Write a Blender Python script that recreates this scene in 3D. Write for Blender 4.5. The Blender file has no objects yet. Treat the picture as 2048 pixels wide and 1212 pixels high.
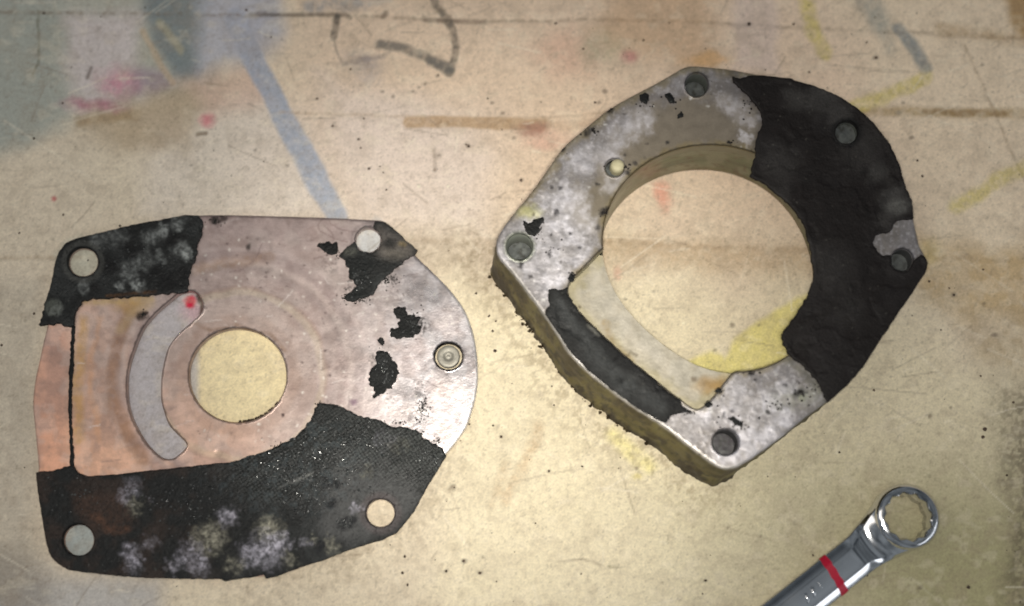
import bpy, math, random
import numpy as np
from mathutils.geometry import delaunay_2d_cdt
from mathutils import Vector

random.seed(4)
RNG = np.random.default_rng(11)
scene = bpy.context.scene

# ------------------------------------------------------------------ camera, world, light
W_PX, H_PX, F_PX = 2048.0, 1212.0, 2600.0
TILT = math.radians(14.0)
CAM_H = 0.30
CAM = (0.0, -CAM_H * math.tan(TILT), CAM_H)

cam_data = bpy.data.cameras.new("camera")
cam_data.sensor_width = 36.0
cam_data.lens = 36.0 * F_PX / W_PX
cam_data.clip_start = 0.01
cam_data.clip_end = 50.0
cam_data.dof.use_dof = True
cam_data.dof.focus_distance = 0.303
cam_data.dof.aperture_fstop = 5.5
cam = bpy.data.objects.new("camera", cam_data)
cam.location = CAM
cam.rotation_euler = (TILT, 0, 0)
scene.collection.objects.link(cam)
scene.camera = cam

world = bpy.data.worlds.new("World")
scene.world = world
world.use_nodes = True
bg = world.node_tree.nodes["Background"]
# dim cool workshop around the bench: uneven grey walls and shelves, out of focus in the chrome
_n = world.node_tree.nodes; _l = world.node_tree.links.new
_tc = _n.new('ShaderNodeTexCoord'); _no = _n.new('ShaderNodeTexNoise'); _cr = _n.new('ShaderNodeValToRGB')
_no.inputs['Scale'].default_value = 2.6; _no.inputs['Detail'].default_value = 3
_cr.color_ramp.elements[0].position = .34; _cr.color_ramp.elements[0].color = (0.020, 0.026, 0.032, 1)
_cr.color_ramp.elements[1].position = .66; _cr.color_ramp.elements[1].color = (0.270, 0.295, 0.315, 1)
_l(_tc.outputs['Generated'], _no.inputs['Vector']); _l(_no.outputs['Fac'], _cr.inputs[0]); _l(_cr.outputs[0], bg.inputs[0])
bg.inputs[1].default_value = 0.85

def area(name, loc, target, size, size_y, power, color):
    d = bpy.data.lights.new(name, 'AREA')
    d.shape = 'RECTANGLE'; d.size = size; d.size_y = size_y
    d.energy = power; d.color = color
    o = bpy.data.objects.new(name, d)
    o.location = loc
    o.rotation_euler = (Vector(target) - Vector(loc)).to_track_quat('-Z', 'Y').to_euler()
    scene.collection.objects.link(o)
    return o

# work light held close beside the camera: gives the fall-off towards the corners
area('work_light', (-0.005, -0.081, 0.312), (-0.006, -0.012, 0.0), 0.014, 0.014, 0.46, (1.0, 0.96, 0.89))
# the torch beam that makes the bright pool in the middle
sd = bpy.data.lights.new('torch', 'SPOT'); sd.energy = 2.65; sd.color = (1.0, 0.95, 0.83); sd.spot_size = math.radians(29.5); sd.spot_blend = 1.0; sd.shadow_soft_size = 0.009
so = bpy.data.objects.new('torch', sd); so.location = (0.009, -0.082, 0.315)
so.rotation_euler = (Vector((-0.002, -0.008, 0)) - so.location).to_track_quat('-Z', 'Y').to_euler(); scene.collection.objects.link(so)
# unseen warm area light, added as soft ambient fill
area('ambient_fill', (-0.95, 0.15, 1.4), (0, 0, 0), 0.5, 1.2, 3.6, (1.0, 0.93, 0.84))
# fluorescent tube fitting off to the right
area('tube_lamp', (0.86, -0.44, 0.58), (0.08, -0.05, 0), 0.85, 0.24, 1.2, (0.93, 0.96, 1.0))

scene.view_settings.view_transform = 'Standard'
scene.view_settings.look = 'None'
scene.view_settings.exposure = 0.0
scene.view_settings.gamma = 1.0
scene.render.engine = 'CYCLES'
scene.cycles.max_bounces = 8
scene.cycles.filter_width = 1.9

# ------------------------------------------------------------------ picture <-> place
CT, ST = math.cos(TILT), math.sin(TILT)

def to_world(px, py, z):
    """photograph pixel -> point on the horizontal plane z"""
    px = np.asarray(px, float); py = np.asarray(py, float)
    dx = (px - W_PX / 2) / F_PX; dy = -(py - H_PX / 2) / F_PX
    yy = dy * CT + ST; zz = dy * ST - CT
    lam = (z - CAM[2]) / zz
    return CAM[0] + lam * dx, CAM[1] + lam * yy

def to_px(x, y, z):
    rx = np.asarray(x) - CAM[0]; ry = np.asarray(y) - CAM[1]; rz = np.asarray(z) - CAM[2]
    ly = ry * CT + rz * ST; lz = -ry * ST + rz * CT
    return W_PX / 2 + F_PX * rx / (-lz), H_PX / 2 - F_PX * ly / (-lz)

PX = 0.000119                                             # metres per pixel on the bench

# ------------------------------------------------------------------ noise
_T = RNG.random((8, 256, 256))

def vnoise(x, y, seed=0):
    t = _T[seed % 8]; ox = (seed * 37.3) % 256; oy = (seed * 91.7) % 256
    x = np.asarray(x, float) + ox; y = np.asarray(y, float) + oy
    xi = np.floor(x).astype(np.int64); yi = np.floor(y).astype(np.int64)
    fx = x - xi; fy = y - yi
    fx = fx * fx * fx * (fx * (fx * 6 - 15) + 10); fy = fy * fy * fy * (fy * (fy * 6 - 15) + 10)
    a = t[xi & 255, yi & 255]; b = t[(xi + 1) & 255, yi & 255]
    c = t[xi & 255, (yi + 1) & 255]; d = t[(xi + 1) & 255, (yi + 1) & 255]
    return (a * (1 - fx) + b * fx) * (1 - fy) + (c * (1 - fx) + d * fx) * fy

def fbm(x, y, seed=0, octv=4):
    """0..1, mean 0.5"""
    s = 0.0; amp = 1.0; tot = 0.0
    x = np.asarray(x, float); y = np.asarray(y, float)
    for k in range(octv):
        s = s + amp * vnoise(x * 2 ** k, y * 2 ** k, seed + k * 3)
        tot += amp; amp *= 0.5
    return s / tot

def sstep(a, b, v):
    t = np.clip((v - a) / (b - a), 0, 1)
    return t * t * (3 - 2 * t)

def lin(c):
    c = np.asarray(c, float) / 255.0
    return np.where(c <= 0.04045, c / 12.92, ((c + 0.055) / 1.055) ** 2.4)

def dist_poly(x, y, pts, closed=False):
    P = np.asarray(pts, float)
    Q = np.roll(P, -1, 0) if closed else P[1:]
    A = P if closed else P[:-1]
    d = np.full(x.shape, 1e9)
    if len(P) == 1:
        return np.hypot(x - P[0, 0], y - P[0, 1])
    for (ax, ay), (bx, by) in zip(A, Q):
        vx, vy = bx - ax, by - ay
        L = vx * vx + vy * vy + 1e-9
        t = np.clip(((x - ax) * vx + (y - ay) * vy) / L, 0, 1)
        d = np.minimum(d, np.hypot(x - ax - t * vx, y - ay - t * vy))
    return d

def inside(x, y, poly):
    P = np.asarray(poly, float)
    r = np.zeros(x.shape, bool)
    n = len(P); j = n - 1
    for i in range(n):
        xi, yi = P[i]; xj, yj = P[j]
        if yi != yj:
            c = ((yi > y) != (yj > y)) & (x < (xj - xi) * (y - yi) / (yj - yi) + xi)
            r ^= c
        j = i
    return r

class Paint:
    """colour per point, built up from stains that belong to the surface"""
    def __init__(s, x, y, base):
        s.x = np.asarray(x, float); s.y = np.asarray(y, float)
        s.c = np.zeros((len(s.x), 3)) + np.asarray(base, float)
    def mix(s, m, col):
        m = np.clip(m, 0, 1)[:, None]
        s.c = s.c * (1 - m) + np.asarray(col, float) * m
    def _sel(s, pts, pad):
        P = np.asarray(pts, float)
        return np.nonzero((s.x > P[:, 0].min() - pad) & (s.x < P[:, 0].max() + pad) &
                          (s.y > P[:, 1].min() - pad) & (s.y < P[:, 1].max() + pad))[0]
    def _apply(s, idx, m, col):
        m = np.clip(m, 0, 1)[:, None]
        s.c[idx] = s.c[idx] * (1 - m) + np.asarray(col, float) * m
    def stroke(s, pts, w, col, a=1.0, soft=0.5, warp=0.0, ws=30.0, brk=0.0, seed=1, closed=False):
        idx = s._sel(pts, w * 2 + warp * 2 + 4)
        if not len(idx): return
        x, y = s.x[idx], s.y[idx]
        if warp:
            dx = (fbm(x / ws, y / ws, seed) - .5) * 2 * warp; dy = (fbm(x / ws, y / ws, seed + 5) - .5) * 2 * warp
            x = x + dx; y = y + dy
        d = dist_poly(x, y, pts, closed) / (w * .5)
        m = 1 - sstep(1 - soft, 1 + soft, d)
        if brk:
            n = fbm(s.x[idx] / 9, s.y[idx] / 9, seed + 2, 3)
            m = m * (1 - brk + brk * sstep(.38, .6, n))
        s._apply(idx, m * a, col)
    def spot(s, cx, cy, rx, ry, col, a=1.0, soft=0.6, warp=None, rot=0.0, seed=1, brk=0.0, ws=None):
        R = max(rx, ry); warp = R * .35 if warp is None else warp; ws = ws or max(R * .7, 4)
        idx = s._sel([(cx, cy)], R * (1 + soft) + warp * 2 + 3)
        if not len(idx): return
        x, y = s.x[idx] - cx, s.y[idx] - cy
        x = x + (fbm(s.x[idx] / ws, s.y[idx] / ws, seed) - .5) * 2 * warp
        y = y + (fbm(s.x[idx] / ws, s.y[idx] / ws, seed + 5) - .5) * 2 * warp
        c, sn = math.cos(rot), math.sin(rot)
        u = (x * c + y * sn) / rx; v = (-x * sn + y * c) / ry
        m = 1 - sstep(1 - soft, 1 + soft, np.hypot(u, v))
        if brk:
            n = fbm(s.x[idx] / 7, s.y[idx] / 7, seed + 2, 3)
            m = m * (1 - brk + brk * sstep(.38, .6, n))
        s._apply(idx, m * a, col)
    def area(s, poly, col, a=1.0, soft=8.0, warp=10.0, ws=40.0, seed=1, brk=0.0, bs=10.0):
        idx = s._sel(poly, soft + warp * 2)
        if not len(idx): return
        x, y = s.x[idx], s.y[idx]
        x2 = x + (fbm(x / ws, y / ws, seed) - .5) * 2 * warp; y2 = y + (fbm(x / ws, y / ws, seed + 5) - .5) * 2 * warp
        d = dist_poly(x2, y2, poly, True)
        d = np.where(inside(x2, y2, poly), -d, d)
        m = 1 - sstep(-soft, soft, d)
        if brk:
            n = fbm(x / bs, y / bs, seed + 2, 3)
            m = m * (1 - brk + brk * sstep(.38, .6, n))
        s._apply(idx, m * a, col)

# ------------------------------------------------------------------ outlines
def ellipse(cx, cy, rx, ry=None, n=96, a0=0.0):
    ry = rx if ry is None else ry
    return [(cx + rx * math.cos(a0 + 2 * math.pi * k / n), cy + ry * math.sin(a0 + 2 * math.pi * k / n)) for k in range(n)]

def smooth(poly, step=3.0, closed=True):
    """Catmull-Rom through the points, resampled"""
    P = [np.array(p, float) for p in poly]
    n = len(P); out = []
    rng = range(n) if closed else range(n - 1)
    for i in rng:
        p1, p2 = P[i], P[(i + 1) % n]
        p0 = P[i - 1] if (closed or i > 0) else p1
        p3 = P[(i + 2) % n] if (closed or i + 2 < n) else p2
        L = np.linalg.norm(p2 - p1); k = max(1, int(round(L / step)))
        # centripetal-ish tension: limit tangents to the local segment
        m1 = (p2 - p0) * .5; m2 = (p3 - p1) * .5
        for m in (m1, m2):
            l = np.linalg.norm(m)
            if l > L: m *= L / l
        for j in range(k):
            t = j / k; t2 = t * t; t3 = t2 * t
            out.append((2 * t3 - 3 * t2 + 1) * p1 + (t3 - 2 * t2 + t) * m1 + (-2 * t3 + 3 * t2) * p2 + (t3 - t2) * m2)
    if not closed: out.append(P[-1])
    return np.array(out)

def resample(P, step):
    P = np.asarray(P, float); Q = np.vstack([P, P[:1]])
    seg = np.hypot(*(Q[1:] - Q[:-1]).T); s = np.concatenate([[0], np.cumsum(seg)])
    n = max(6, int(round(s[-1] / step)))
    t = np.arange(n) * s[-1] / n
    return np.column_stack([np.interp(t, s, Q[:, 0]), np.interp(t, s, Q[:, 1])])

def normals2(P):
    T = np.roll(P, -1, 0) - np.roll(P, 1, 0)
    T /= np.maximum(np.hypot(T[:, 0], T[:, 1]), 1e-9)[:, None]
    N = np.column_stack([T[:, 1], -T[:, 0]])
    x, y = P[:, 0], P[:, 1]
    A = np.sum(x * np.roll(y, -1) - np.roll(x, -1) * y)
    return N if A > 0 else -N                              # pointing outwards

def ragged(P, amp=2.0, ws=9.0, seed=3, mask=None):
    P = np.asarray(P, float); N = normals2(P)
    d = (fbm(P[:, 0] / ws, P[:, 1] / ws, seed, 5) - .5) * 2 * amp * 2.0
    if mask is not None: d = d * mask(P[:, 0], P[:, 1])
    return P + N * d[:, None]

# ------------------------------------------------------------------ materials
def new_mat(name):
    m = bpy.data.materials.new(name); m.use_nodes = True
    nt = m.node_tree; b = nt.nodes["Principled BSDF"]
    return m, nt, b

def nd(nt, t, **kw):
    n = nt.nodes.new(t)
    for k, v in kw.items(): setattr(n, k, v)
    return n

def surface_mat(name, grain=.10, grain_scale=2600., bump_scale=1500., bump=.5, mottle=.10, mottle_scale=300.,
                spec=.5, bump_dist=.00012, streak=None, speck=None):
    """attribute colour x fine grain; attribute 'finish' = (metallic, roughness, bump strength)"""
    m, nt, b = new_mat(name); L = nt.links.new
    ac = nd(nt, 'ShaderNodeAttribute', attribute_name='paint')
    af = nd(nt, 'ShaderNodeAttribute', attribute_name='finish')
    sp = nd(nt, 'ShaderNodeSeparateColor'); L(af.outputs['Color'], sp.inputs[0])
    tc = nd(nt, 'ShaderNodeTexCoord')
    n1 = nd(nt, 'ShaderNodeTexNoise'); n1.inputs['Scale'].default_value = grain_scale; n1.inputs['Detail'].default_value = 3
    n2 = nd(nt, 'ShaderNodeTexNoise'); n2.inputs['Scale'].default_value = mottle_scale; n2.inputs['Detail'].default_value = 5
    L(tc.outputs['Object'], n1.inputs['Vector']); L(tc.outputs['Object'], n2.inputs['Vector'])
    r1 = nd(nt, 'ShaderNodeMapRange'); r1.inputs[1].default_value = .25; r1.inputs[2].default_value = .75
    r1.inputs[3].default_value = 1 - grain; r1.inputs[4].default_value = 1 + grain
    L(n1.outputs['Fac'], r1.inputs[0])
    r2 = nd(nt, 'ShaderNodeMapRange'); r2.inputs[1].default_value = .3; r2.inputs[2].default_value = .7
    r2.inputs[3].default_value = 1 - mottle; r2.inputs[4].default_value = 1 + mottle
    L(n2.outputs['Fac'], r2.inputs[0])
    mu = nd(nt, 'ShaderNodeMath', operation='MULTIPLY'); L(r1.outputs[0], mu.inputs[0]); L(r2.outputs[0], mu.inputs[1])
    fac = mu.outputs[0]
    if streak:
        mp = nd(nt, 'ShaderNodeMapping'); mp.inputs['Scale'].default_value = streak[0]; mp.inputs['Rotation'].default_value = (0, 0, streak[1])
        L(tc.outputs['Object'], mp.inputs['Vector'])
        n3 = nd(nt, 'ShaderNodeTexNoise'); n3.inputs['Scale'].default_value = 1.0; n3.inputs['Detail'].default_value = 3
        L(mp.outputs[0], n3.inputs['Vector'])
        r3 = nd(nt, 'ShaderNodeMapRange'); r3.inputs[1].default_value = .3; r3.inputs[2].default_value = .7
        r3.inputs[3].default_value = 1 - streak[2]; r3.inputs[4].default_value = 1 + streak[2]
        L(n3.outputs['Fac'], r3.inputs[0])
        m3 = nd(nt, 'ShaderNodeMath', operation='MULTIPLY'); L(fac, m3.inputs[0]); L(r3.outputs[0], m3.inputs[1]); fac = m3.outputs[0]
    vm = nd(nt, 'ShaderNodeVectorMath', operation='SCALE'); L(ac.outputs['Color'], vm.inputs[0]); L(fac, vm.inputs['Scale'])
    col = vm.outputs[0]
    if speck:                                             # tiny dark flecks
        vo = nd(nt, 'ShaderNodeTexVoronoi'); vo.inputs['Scale'].default_value = speck[0]
        L(tc.outputs['Object'], vo.inputs['Vector'])
        sr = nd(nt, 'ShaderNodeSeparateColor'); L(vo.outputs['Color'], sr.inputs[0])
        rad = nd(nt, 'ShaderNodeMapRange'); rad.inputs[1].default_value = speck[1]; rad.inputs[2].default_value = 1.0
        rad.inputs[3].default_value = 0.0; rad.inputs[4].default_value = speck[2]
        L(sr.outputs[0], rad.inputs[0])
        lt = nd(nt, 'ShaderNodeMath', operation='SUBTRACT'); L(rad.outputs[0], lt.inputs[0]); L(vo.outputs['Distance'], lt.inputs[1])
        ss = nd(nt, 'ShaderNodeMapRange'); ss.inputs[1].default_value = 0; ss.inputs[2].default_value = .08
        ss.inputs[3].default_value = 0; ss.inputs[4].default_value = speck[3]
        L(lt.outputs[0], ss.inputs[0])
        mx = nd(nt, 'ShaderNodeMix', data_type='RGBA'); L(ss.outputs[0], mx.inputs[0]); L(col, mx.inputs[6])
        mx.inputs[7].default_value = (.07, .05, .035, 1); col = mx.outputs[2]
    L(col, b.inputs['Base Color'])
    L(sp.outputs[0], b.inputs['Metallic'])
    ra = nd(nt, 'ShaderNodeMath', operation='MULTIPLY_ADD'); L(n2.outputs['Fac'], ra.inputs[0]); ra.inputs[1].default_value = .18
    rb = nd(nt, 'ShaderNodeMath', operation='SUBTRACT'); L(sp.outputs[1], rb.inputs[0]); rb.inputs[1].default_value = .09
    L(rb.outputs[0], ra.inputs[2]); L(ra.outputs[0], b.inputs['Roughness'])
    b.inputs['Specular IOR Level'].default_value = spec
    n4 = nd(nt, 'ShaderNodeTexNoise'); n4.inputs['Scale'].default_value = bump_scale; n4.inputs['Detail'].default_value = 4
    L(tc.outputs['Object'], n4.inputs['Vector'])
    bs = nd(nt, 'ShaderNodeMath', operation='MULTIPLY'); L(sp.outputs[2], bs.inputs[0]); bs.inputs[1].default_value = bump
    bp = nd(nt, 'ShaderNodeBump'); bp.inputs['Distance'].default_value = bump_dist
    L(bs.outputs[0], bp.inputs['Strength']); L(n4.outputs['Fac'], bp.inputs['Height']); L(bp.outputs[0], b.inputs['Normal'])
    return m

MAT_BENCH = surface_mat('painted_bench', grain=.13, grain_scale=2100, mottle=.07, mottle_scale=900, bump=.55, bump_scale=1700, spec=.3,
                        bump_dist=.00010, speck=(260., .955, .17, .28))
MAT_STEEL = surface_mat('worn_steel', grain=.07, grain_scale=2600, mottle=.10, mottle_scale=380, bump=.35, bump_scale=2200,
                        streak=((200, 1100, 60), math.radians(-55), .03))
MAT_CAST = surface_mat('corroded_aluminium', grain=.08, grain_scale=2400, mottle=.10, mottle_scale=420, bump=.5, bump_scale=1500)
MAT_RUBBER = surface_mat('old_gasket', grain=.20, grain_scale=2000, mottle=.18, mottle_scale=500, bump=1.0, bump_scale=1900, spec=.22,
                         bump_dist=.00022)

MAT_WET = surface_mat('wet_gasket', grain=.1, bump=.2, spec=.8)

# ------------------------------------------------------------------ mesh accumulation
class Acc:
    def __init__(s): s.v = []; s.f = []; s.c = []; s.k = []; s.n = 0; s.sm = []
    def add(s, V, F, C, K, smooth=True):
        V = np.asarray(V, float)
        C = np.broadcast_to(np.asarray(C, float), (len(V), 3)); K = np.broadcast_to(np.asarray(K, float), (len(V), 3))
        s.v.append(V); s.c.append(C); s.k.append(K)
        s.f.extend([tuple(int(i) + s.n for i in f) for f in F]); s.sm.extend([smooth] * len(F))
        s.n += len(V)
    def build(s, name, mat, parent=None):
        me = bpy.data.meshes.new(name)
        V = np.vstack(s.v); me.from_pydata(V.tolist(), [], s.f)
        for nm, D in (('paint', s.c), ('finish', s.k)):
            a = me.attributes.new(nm, 'FLOAT_COLOR', 'POINT')
            D = np.vstack(D); D = np.column_stack([np.clip(D, 0, 1), np.ones(len(D))])
            a.data.foreach_set('color', D.astype(np.float32).ravel())
        me.polygons.foreach_set('use_smooth', s.sm)
        me.materials.append(mat); me.update()
        o = bpy.data.objects.new(name, me); scene.collection.objects.link(o)
        if parent is not None: o.parent = parent
        return o

def triangulate(outer, holes, step, jit=.25):
    """dense triangles of a flat region, in picture pixels of its own plane"""
    outer = np.asarray(outer, float); holes = [np.asarray(h, float) for h in holes]
    x0, y0 = outer.min(0); x1, y1 = outer.max(0)
    gx, gy = np.meshgrid(np.arange(x0, x1, step), np.arange(y0, y1, step * .87))
    gx = gx + (np.arange(gx.shape[0]) % 2)[:, None] * step * .5
    gx = gx + RNG.uniform(-jit, jit, gx.shape) * step; gy = gy + RNG.uniform(-jit, jit, gy.shape) * step
    gx = gx.ravel(); gy = gy.ravel()
    ok = inside(gx, gy, outer)
    for h in holes: ok &= ~inside(gx, gy, h)
    gx, gy = gx[ok], gy[ok]
    # keep clear of the borders
    B = np.vstack([outer] + holes)
    key = set()
    q = step * .6
    for bx, by in B:
        ci, cj = int(bx // q), int(by // q)
        for di in (-1, 0, 1):
            for dj in (-1, 0, 1): key.add((ci + di, cj + dj))
    keep = np.array([(int(a // q), int(b // q)) not in key for a, b in zip(gx, gy)], bool) if len(gx) else np.zeros(0, bool)
    gx, gy = gx[keep], gy[keep]
    verts = [Vector((a, b)) for a, b in B] + [Vector((a, b)) for a, b in zip(gx, gy)]
    edges = []; k = 0
    for L in [outer] + holes:
        n = len(L); edges += [(k + i, k + (i + 1) % n) for i in range(n)]; k += n
    r = delaunay_2d_cdt(verts, edges, [], 0, 1e-6)
    P = np.array([(v[0], v[1]) for v in r[0]]); F = np.array([f for f in r[2] if len(f) == 3], int)
    c = P[F].mean(1)
    ok = inside(c[:, 0], c[:, 1], outer)
    for h in holes: ok &= ~inside(c[:, 0], c[:, 1], h)
    F = F[ok]
    orig = r[3]                                            # maps output verts to input verts
    loops = []
    back = {}
    for i, o in enumerate(orig):
        for j in o: back[j] = i
    k = 0
    for L in [outer] + holes:
        loops.append([back[k + i] for i in range(len(L))]); k += len(L)
    return P, F, loops

def slab(outer, holes, z_top, z_bot, step, paint, relief=None, bevel=.00015, side_col=None, side_fin=(.6, .5, .5),
         levels=1, flare=None, side_relief=None, side_paint=None, acc=None, bot_holes=None):
    """solid plate: dense top with relief, small bevel, side walls down to z_bot (px outlines are at z_top)"""
    acc = acc or Acc()
    outer = resample(outer, step); holes = [resample(h, step) for h in holes]
    b_px = bevel / PX
    o_in = outer - normals2(outer) * b_px
    h_in = [h + normals2(h) * b_px for h in holes]
    P, F, loops = triangulate(o_in, h_in, step)
    x, y = to_world(P[:, 0], P[:, 1], z_top)
    z = np.full(len(P), z_top)
    if relief is not None:
        z = z + relief(P[:, 0], P[:, 1])
    C, K = paint(P[:, 0], P[:, 1])
    a = (x[F[:, 1]] - x[F[:, 0]]) * (y[F[:, 2]] - y[F[:, 0]]) - (x[F[:, 2]] - x[F[:, 0]]) * (y[F[:, 1]] - y[F[:, 0]])
    F[a < 0] = F[a < 0][:, ::-1]
    acc.add(np.column_stack([x, y, z]), F, C, K, True)
    base = acc.n - len(P)
    zb = z_bot if isinstance(z_bot, (list, tuple)) else [z_bot] * (1 + len(holes))
    for li, (L, ring) in enumerate(zip(loops, [outer] + holes)):
        n = len(L); wx, wy = to_world(ring[:, 0], ring[:, 1], z_top)
        zt = z[L]
        Cl = C[L]; Kl = K[L]
        rows = [(wx, wy, zt - bevel)]
        zz = zb[li]
        nw = normals2(np.column_stack([wx, wy]))
        if li > 0: nw = -nw                                 # away from the metal
        for k in range(1, levels + 1):
            t = k / levels
            zk = (zt - bevel) * (1 - t) + zz * t
            ex = np.zeros(n)
            if flare is not None and li == 0: ex = ex + flare(ring[:, 0], ring[:, 1], nw) * t
            if side_relief is not None: ex = ex + side_relief(ring[:, 0], ring[:, 1], t, li)
            rows.append((wx + nw[:, 0] * ex, wy + nw[:, 1] * ex, zk))
        V = []; CC = []; KK = []
        for k, (a_, b_, c_) in enumerate(rows):
            V.append(np.column_stack([a_, b_, c_]))
            if k == 0: CC.append(Cl); KK.append(Kl)
            else:
                if side_paint is not None:
                    c1, k1 = side_paint(ring[:, 0], ring[:, 1], (k) / levels, li)
                    CC.append(c1); KK.append(k1)
                else:
                    CC.append(np.broadcast_to(Cl * .8 if side_col is None else np.asarray(side_col), (n, 3)))
                    KK.append(np.broadcast_to(np.asarray(side_fin), (n, 3)))
        off = acc.n
        V = np.vstack(V)
        fr = []
        for i in range(n):
            j = (i + 1) % n
            fr.append((L[i] + base - off, L[j] + base - off, j, i))   # bevel to top border
            for k in range(levels):
                fr.append((k * n + i, k * n + j, (k + 1) * n + j, (k + 1) * n + i))
        acc.add(V, fr, np.vstack(CC), np.vstack(KK), True)
    return acc

def disc(acc, poly, z, col, fin, z_design=None, step=4., relief=None, paint=None):
    """flat floor of a blind hole (outline in px at z_design)"""
    poly = resample(poly, step); zd = z if z_design is None else z_design
    P, F, _ = triangulate(poly, [], step)
    x, y = to_world(P[:, 0], P[:, 1], zd)
    zz = np.full(len(P), z)
    if relief is not None: zz = zz + relief(P[:, 0], P[:, 1])
    C, K = (col, fin) if paint is None else paint(P[:, 0], P[:, 1])
    acc.add(np.column_stack([x, y, zz]), F[:, ::-1], C, K, True)

def empty(name, loc, label, cat, group=None):
    o = bpy.data.objects.new(name, None); o.empty_display_size = .01
    o.location = loc; scene.collection.objects.link(o)
    o['label'] = label; o['category'] = cat
    if group: o['group'] = group
    return o

def under(parent, o, label=None):
    """keep world place while parenting"""
    o.parent = parent
    o.matrix_parent_inverse.identity()
    dx = parent.location
    me = o.data
    n = len(me.vertices); co = np.empty(n * 3, np.float32); me.vertices.foreach_get('co', co)
    co = co.reshape(-1, 3) - np.array(dx[:], np.float32); me.vertices.foreach_set('co', co.ravel()); me.update()
    if label: o['label'] = label
    return o

# ================================================================== BENCH TOP
def bench_paint(px, py):
    p = Paint(px, py, lin((222, 207, 182)))
    x, y = p.x, p.y
    big = fbm(x / 420, y / 420, 3, 4); mid = fbm(x / 120, y / 120, 9, 4)
    p.mix(sstep(.45, .7, big) * .35, lin((190, 172, 148)))
    p.mix(sstep(.5, .66, fbm(x / 170 + 3, y / 130, 12, 4)) * .25, lin((226, 212, 182)))
    # the left side is greyer, the top pinker, the middle and lower right yellower
    left = 1 - sstep(150, 560, x + (mid - .5) * 200)
    p.mix(left * .65, lin((212, 199, 180)))
    top = (1 - sstep(280, 640, y + (mid - .5) * 200)) * sstep(400, 700, x)
    p.mix(top * .8, lin((228, 202, 178)))
    mid0 = sstep(350, 500, x + (big - .5) * 300) * (1 - sstep(900, 1100, x)) * sstep(150, 260, y) * (1 - sstep(480, 640, y))
    p.mix(mid0 * .5, lin((216, 200, 188)))
    yel = sstep(420, 620, y + (mid - .5) * 160 + (900 - x) * .15) * sstep(820, 960, x) 
    p.mix(yel * .65, lin((228, 216, 184)))
    lowr = sstep(1050, 1650, x + (big - .5) * 300) * sstep(700, 1050, y)
    p.mix(lowr * .75, lin((194, 185, 152)))
    p.mix(sstep(1500, 1900, x) * sstep(850, 1150, y) * .75, lin((142, 138, 98)))
    p.area([(1640, -60), (2200, -60), (2200, 700), (1900, 640), (1750, 300)], lin((230, 212, 186)), .75, 90, 60, 150, 12)
    p.area([(300, 250), (520, 180), (640, 330), (680, 430), (560, 450), (280, 440)], lin((226, 215, 204)), .6, 50, 30, 80, 14)
    p.area([(640, 160), (820, 180), (1000, 330), (960, 470), (720, 430)], lin((220, 206, 198)), .5, 50, 30, 80, 15)
    # ---- grey spray, upper left
    p.area([(-400, -300), (330, -300), (340, 60), (420, 160), (300, 185), (170, 222), (20, 300), (-400, 470)], lin((172, 174, 164)), .85, 30, 30, 90, 21)
    p.area([(-400, -300), (120, -300), (125, 120), (150, 220), (0, 320), (-400, 470)], lin((156, 162, 156)), .6, 34, 20, 80, 23)
    p.area([(135, 28), (280, 20), (275, 130), (285, 195), (150, 220), (135, 120)], lin((208, 198, 196)), .9, 26, 14, 50, 22)
    p.area([(280, -60), (430, -60), (420, 60), (400, 150), (345, 160), (300, 90)], lin((122, 132, 135)), .9, 18, 16, 40, 24)
    p.area([(400, -60), (560, -60), (560, 60), (490, 120), (400, 150)], lin((184, 184, 192)), .9, 26, 16, 50, 25)
    p.area([(265, 135), (330, 140), (345, 175), (300, 195), (262, 190)], lin((160, 142, 152)), .75, 12, 8, 30, 26)
    p.stroke([(285, 60), (310, 110), (345, 165)], 13, lin((196, 176, 150)), .75, .6, 4, 30)
    p.stroke([(320, 45), (345, 80), (360, 100)], 16, lin((176, 168, 140)), .6, .7, 4, 30)
    p.area([(150, 235), (380, 160), (420, 200), (380, 290), (240, 300)], lin((168, 144, 112)), .55, 30, 20, 60, 27)
    p.area([(360, 160), (520, 125), (540, 200), (420, 230)], lin((214, 176, 160)), .5, 30, 14, 60, 28)
    p.stroke([(160, 240), (230, 235), (270, 228)], 20, lin((160, 134, 98)), .6, .8, 6, 30)
    p.spot(235, 165, 34, 24, lin((200, 128, 148)), .75, .9, seed=3, brk=.3)
    p.spot(190, 212, 50, 13, lin((178, 116, 132)), .8, .8, seed=4)
    p.spot(415, 240, 14, 12, lin((214, 124, 134)), .8, .8, seed=5)
    p.spot(108, 397, 5, 5, lin((180, 70, 80)), .8, .6)
    p.stroke([(75, 20), (78, 120), (66, 150)], 5, lin((112, 110, 92)), .7, .8, 3, 20, .4)
    p.stroke([(182, 135), (174, 155)], 7, lin((120, 108, 105)), .8, .6)
    p.stroke([(395, 268), (412, 266)], 8, lin((120, 102, 84)), .8, .7)
    # ---- blue band of overspray
    p.stroke([(470, 40), (525, 150), (570, 240), (620, 335), (668, 425), (700, 520)], 46, lin((162, 170, 186)), .9, .24, 7, 60, .12, 31)
    p.spot(500, 55, 62, 56, lin((180, 180, 190)), .7, .7, seed=6)
    p.stroke([(620, 10), (720, 5), (770, -5)], 26, lin((128, 136, 146)), .6, .8, 8, 30, .5)
    # ---- under the left plate the paint is blue grey, and cream where it shows in the middle
    p.area([(225, 560), (385, 570), (440, 640), (350, 760), (395, 930), (240, 950), (215, 760)], lin((190, 184, 186)), 1, 20, 12, 50, 33)
    p.spot(388, 622, 26, 20, lin((214, 150, 160)), .40, .7, 4, seed=8)
    p.spot(381, 603, 12, 12, lin((206, 14, 62)), 1, .5, 4, seed=8)
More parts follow.
